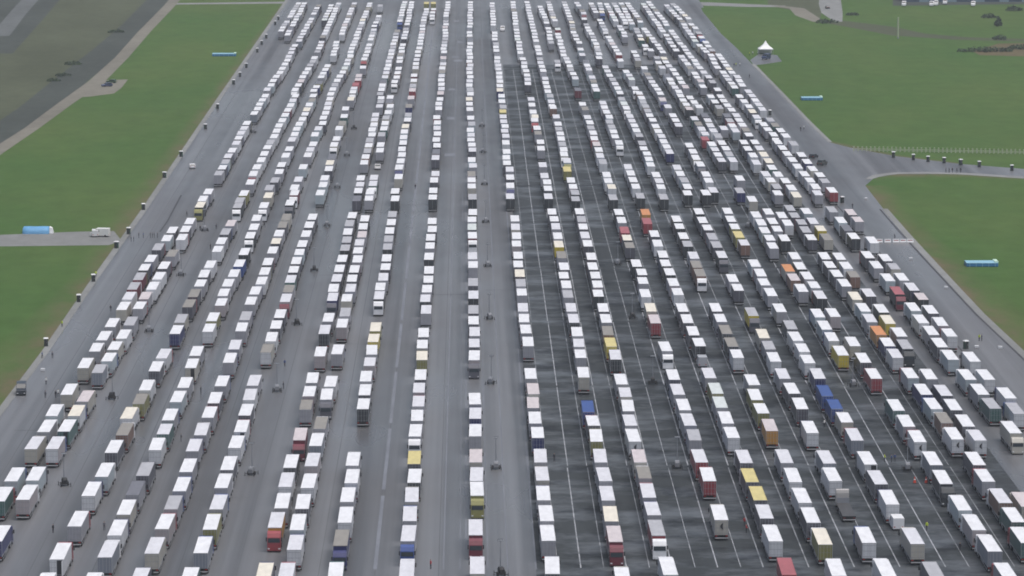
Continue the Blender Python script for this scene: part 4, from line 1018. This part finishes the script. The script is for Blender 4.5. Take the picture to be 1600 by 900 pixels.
# ------------------------------------------------------------------ light pole, bushes and hedge
p = G(1403, 60); root = empty('lamp_post', (p.x, p.y, 0))
m = MB(); m.tube((0, 0, 0), (0, 0, 10), .42, .34, M_FEN, 8); reg(root, m.build('post', root))
m = MB(); m.tube((0, 0, 0), (0, 0, .6), .5, .45, M_GREY, 8); reg(root, m.build('post_base', root))
tag(root, 'tall pale post standing on the grass at the upper right', 'post')
M_LEAF = [nmat('leaf_dark', (.028, .052, .024), .8), nmat('leaf_mid', (.055, .09, .034), .8)]
def bush(x, y, wx, wy, hh, lab, nm='bush'):
    p = G(x, y); root = empty(nm, (p.x, p.y, 0)); m = MB(); r = random.Random(int(x * 7 + y))
    for i in range(int(90 + wx * 14)):
        a = r.uniform(0, 6.28); q = r.random() ** .5
        cx, cy = math.cos(a) * q * wx / 2, math.sin(a) * q * wy / 2
        cz = r.uniform(.15, 1) * hh * (1 - .6 * q * q) * r.uniform(.75, 1.1); s = r.uniform(.18, .42) * (hh / 2.5 + .5)
        n1 = Vector((r.uniform(-1, 1), r.uniform(-1, 1), r.uniform(-.3, 1))).normalized(); u = n1.orthogonal().normalized() * s; v = n1.cross(u)
        c = Vector((cx, cy, cz)); m.raw([c + u, c + v * .7, c - u, c - v * .7, c + n1 * s * .4], [(0, 1, 4), (1, 2, 4), (2, 3, 4), (3, 0, 4)], M_LEAF[r.random() < .45])
    reg(root, m.build('foliage', root))
    m = MB()
    for i in range(4): m.tube((0, 0, 0), (r.uniform(-.3, .3) * wx, r.uniform(-.3, .3) * wy, hh * .6), .09, .03, M_DARK, 5)
    reg(root, m.build('stems', root)); tag(root, lab, 'bush' if nm == 'bush' else 'hedge', 'dark bushes on the far fields' if nm == 'bush' else None)
for (x, y, wx, hh, lb) in ((114, 101, 8, 1.8, 'large dark bush beside the dark road at left, uppermost of three'), (99, 119, 7, 1.6, 'dark bush beside the dark road at left, middle of three'),
                       (84, 127, 6, 1.6, 'dark bush beside the dark road at left, lowest of three'), 
                       (181, 51, 8, 1.8, 'dark bush where the dark road narrows, upper left'), 
                       (1545, 28, 8, 2.5, 'round dark bush on the upper right grass'), (1560, 41, 4, 4.5, 'narrow upright bush on the upper right grass'), (1584, 17, 9, 3, 'low bush near the top right corner'),
                       (1562, 62, 7, 2.5, 'small bush above the bare patch at right'), (1332, 24, 7, 2, 'dark bush right of the pale far road'), (1292, 36, 12, 2.4, 'low scrub below the pale far road')):
    bush(x, y, wx, wx * .8, hh, lb)
bush(1540, 81, 26, 7, 2.6, 'long dark hedge on the right above the big field', 'hedge')
bush(1592, 77, 12, 6, 2.4, 'dark hedge stub at the right frame edge', 'hedge')

# low industrial shed seen along the top edge on the right
p = G(1515, 3); root = empty('industrial_shed', (p.x, p.y, 0))
M_SH = nmat('shed_cladding', (.05, .09, .13), .5, var=.2, vscale=.1); M_SH2 = nmat('shed_door', (.22, .32, .36), .5)
m = MB(); m.box(-34, 40, 0, 22, 0, 6.5, M_SH); reg(root, m.build('wall', root))
m = MB(); m.prism([(-.5, 6.5), (11, 9.5), (22.5, 6.5)], -34.5, 40.5, M_GREY); reg(root, m.build('roof', root))
for x in (-27, -12, 3, 16, 28):
    m = MB(); m.box(x, x + 5, -.06, .0, 0, 4.6, M_SH2); reg(root, m.build('roller_door', root))
tag(root, 'long dark blue shed cut off by the top edge at the right', 'shed')

# blue tarpaulin or canopy van in the corner: loose items on the apron
def crate(x, y, col, lab):
    p = G(x, y); o = MB(); o.box(-.5, .5, -.35, .35, 0, .06, M_DARK); o.prism([(-.33, .06), (-.38, .62), (.38, .62), (.33, .06)], -.48, .48, col)
    q = o.build('supply_box', None); q.location = (p.x, p.y, .03); tag(q, lab, 'box', None)
crate(1526, 544, M_WHITE, 'white box on the right apron left of the hi-vis figure'); crate(1563, 545, M_WHITE, 'white box on the right apron near the drain, right of the figures')
crate(1423, 406, M_WHITE, 'white box on the right apron below the row of barriers'); crate(1353, 312, M_WHITE, 'white box on the apron near the lorry lane corner')
crate(1478, 451, M_WHITE, 'white box on the right apron between barriers and figures'); crate(67, 580, M_WHITE, 'white box by the left kerb')

# ------------------------------------------------------------------ haze
m = bpy.data.materials.new('haze_air'); m.use_nodes = True
n = m.node_tree.nodes; l = m.node_tree.links; n.remove(n['Principled BSDF'])
pv = n.new('ShaderNodeVolumePrincipled'); pv.inputs['Color'].default_value = (.86, .91, .96, 1); pv.inputs['Density'].default_value = .00008
l.new(pv.outputs[0], n['Material Output'].inputs['Volume'])
me = bpy.data.meshes.new('haze'); vs = [(x, y, z) for z in (-1, 156) for x, y in ((-6100, -1100), (6100, -1100), (6100, 9100), (-6100, 9100))]
me.from_pydata(vs, [], [(0, 3, 2, 1), (4, 5, 6, 7), (0, 1, 5, 4), (1, 2, 6, 5), (2, 3, 7, 6), (3, 0, 4, 7)]); me.materials.append(m)
o = bpy.data.objects.new('haze', me); COL.objects.link(o); o['kind'] = 'stuff'; o['label'] = 'thin pale haze over the whole airfield'; o['category'] = 'haze'
